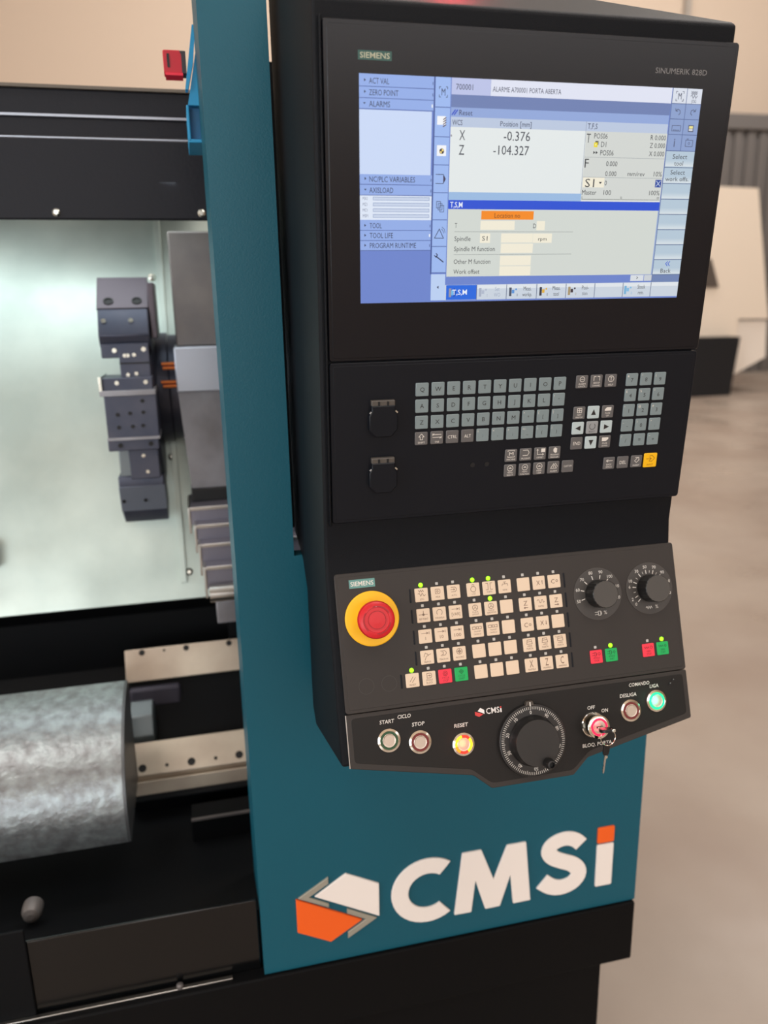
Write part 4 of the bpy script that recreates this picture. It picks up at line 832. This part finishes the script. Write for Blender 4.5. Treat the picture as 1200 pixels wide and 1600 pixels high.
button(.1496, .2343, 'amber', 'metal button with glowing orange ring', lamp=(1, .15, .05))
button(.3911, .2226, 'red', 'metal button with unlit red ring, labelled desliga')
button(.4311, .2146, 'cyan', 'metal button with glowing green ring', lamp=(.05, 1, .6))
# screws
b = MB()
for x, v in ((.4549, .1943), (.4604, .1897)): b.lathe([(.0022, 0), (.0022, .0007), (.0012, .0007)], x, -v, DARKHOLE, 12, cz=kf); b.disc(x + .0008, -v + .0008, .0006, kf + .0009, PRINTG, 8)
b.build('pinhole', BU)
# handwheel
hx, hv = .2441, .2418
b = MB(); b.lathe([(.0470, 0), (.0475, .003), (.0470, .0060), (.0455, .0064), (.0445, .0056)], hx, -hv, DIALDK, 80, cz=kf, capm=DIALDK)
hw = b.build('handwheel', BU); hw['label'] = 'black graduated handwheel with crank knob'
b = MB(); zt = kf + .0066
b.lathe([(.0452, 0), (.0452, .0006)], hx, -hv, DIALDK, 72, cz=kf + .0058)
for k in range(100):
    a = math.radians(90 + 3.6 * k); r0 = .0408 if k % 5 else .0398
    b.stroke([(hx + r0 * math.cos(a), -hv + r0 * math.sin(a)), (hx + .0442 * math.cos(a), -hv + .0442 * math.sin(a))], .0006, zt, PRINTW)
for k in range(10):
    a = math.radians(90 + 36 * k); b.text(str(k * 10), hx + .0368 * math.cos(a), -hv + .0368 * math.sin(a), .0042, zt, PRINTW, rot=a - PI / 2)
b.build('graduated_ring', hw)
b = MB(); b.prism([(hx - .006, -hv + .0455), (hx - .004, -hv + .0515), (hx + .004, -hv + .0515), (hx + .006, -hv + .0455)], kf, kf + .0072, mat('pointer_brown', (70, 62, 54), .4), .0006); b.rect(hx - .0007, -hv + .0450, hx + .0007, -hv + .0505, kf + .0075, PRINTW); b.build('pointer', hw)
b = MB(); b.lathe([(.0335, 0), (.0325, .003), (.0312, .005), (.0308, .0145), (.0298, .0160)], hx, -hv, KNOB, 60, cz=kf + .0062, capm=mat('wheel_cap', (36, 33, 31), .5)); b.build('wheel_cap', hw)
b = MB(); cxh, cyh = hx + .0105, -hv - .0265
b.lathe([(.0062, 0), (.0072, .004), (.0066, .010), (.0054, .0135), (.0036, .014), (.0034, .010)], cxh, cyh, KNOB, 24, cz=kf + .0215, capm=DARKHOLE); b.build('crank_handle', hw)
# key switch
kx, kv = .3340, .2342
b = MB(); b.lathe([(.0168, 0), (.0170, .0018), (.0160, .0030), (.0140, .0030)], kx, -kv, CHROME, 44, cz=kf); ks = b.build('key_switch', BU); ks['label'] = 'key switch with glowing red ring'
b = MB(); b.lathe([(.0146, 0), (.0146, .013)], kx, -kv, mat('switch_body_dark', (70, 64, 54), .3, .8), 40, cz=kf + .003); b.lathe([(.0146, 0), (.0158, .001), (.0156, .0030), (.0125, .0042), (.0100, .0040)], kx, -kv, CHROME, 44, cz=kf + .014); b.build('switch_collar', ks)
b = MB(); b.ring(kx, -kv, .0092, .0118, kf + .0186, RG['pink'], 40); b.build('light_ring', ks)
b = MB(); b.lathe([(.0092, 0), (.0088, .0010), (.006, .0012)], kx, -kv, BRUSHED, 30, cz=kf + .0176); b.box(kx - .0045, kx + .0045, -kv - .0014, -kv + .0014, kf + .0186, kf + .0192, DARKHOLE); b.build('key_barrel', ks)
l = bpy.data.lights.new('ring_glow', 'POINT'); l.energy = .008; l.color = (1, .08, .15); l.shadow_soft_size = .006
lo = bpy.data.objects.new('ring_glow', l); COL.objects.link(lo); lo.parent = BU; lo.location = (kx, -kv, kf + .028)

b = MB(); b.box(-.0012, 0, -.2445, -hm, g, -.0002, STEEL); b.build('edge_strip', BU)

# ---- keys
def lo_w(u, v, h): y, q = LOw(v, h); return Vector((u, y, z(q)))
kp = lo_w(kx, kv, kf + .0186)
KP = thing('inserted_key', 'small key with black bow, pushed into the key switch', 'key', kp, ROTL)
b = MB(); b.box(-.0035, .0035, -.0009, .0009, 0, .012, BOLT); b.build('blade', KP)
b = MB(); pts = roundpoly([(-.0075, .010), (.0075, .010), (.0095, .017), (.0085, .026), (-.0085, .026), (-.0095, .017)], .004)
b.prism(pts, -.0019, .0019, mat('key_bow_black', (18, 17, 18), .35), .0006); b.v = [(x, q, y) for x, y, q in b.v]; o = b.build('bow', KP)
b = MB(); b.box(.0040, .0088, -.0022, .0022, .0225, .0275, BOLT); b.build('bow_edge', KP, bevel=.001)
# ring through the bow
rc = lo_w(kx + .001, kv + .0095, kf + .0186 + .019)
ring = []
for i in range(28):
    a = 2 * PI * i / 28; ring.append((.0105 * math.cos(a), .0022 * math.sin(a), .0105 * math.sin(a)))
b = MB(); b.tube(ring, .00055, CHROME, 8, True); o = b.build('key_ring'); o.location = rc
tag(o, 'thin wire ring hanging from the inserted key', 'key ring')
hk = rc + Vector((-.001, .0, -.0125))
HK = thing('spare_key', 'spare key hanging point down from the wire ring', 'key', hk)
b = MB(); fprism(b, roundpoly([(-.0042, .0035), (.0042, .0035), (.0046, -.008), (.0034, -.0135), (-.0034, -.0135), (-.0046, -.008)], .002), -.0012, .0012, MATS['key_bow_black'], .0004); b.build('bow', HK)
b = MB(); fprism(b, [(-.0010, -.0175), (.0026, -.0175), (.0026, -.0140), (-.0010, -.0140)], -.0014, .0014, BOLT); b.build('key_collar', HK)
b = MB(); fprism(b, [(-.0015, -.0135), (.0015, -.0135), (.0015, -.0385), (.0004, -.0405), (-.0009, -.0385), (-.0004, -.0365), (-.0015, -.035), (-.0006, -.0325), (-.0015, -.031), (-.0006, -.028), (-.0015, -.026)], -.0006, .0006, STEEL); b.build('blade', HK)
HK.rotation_euler = (0, math.radians(5), 0)
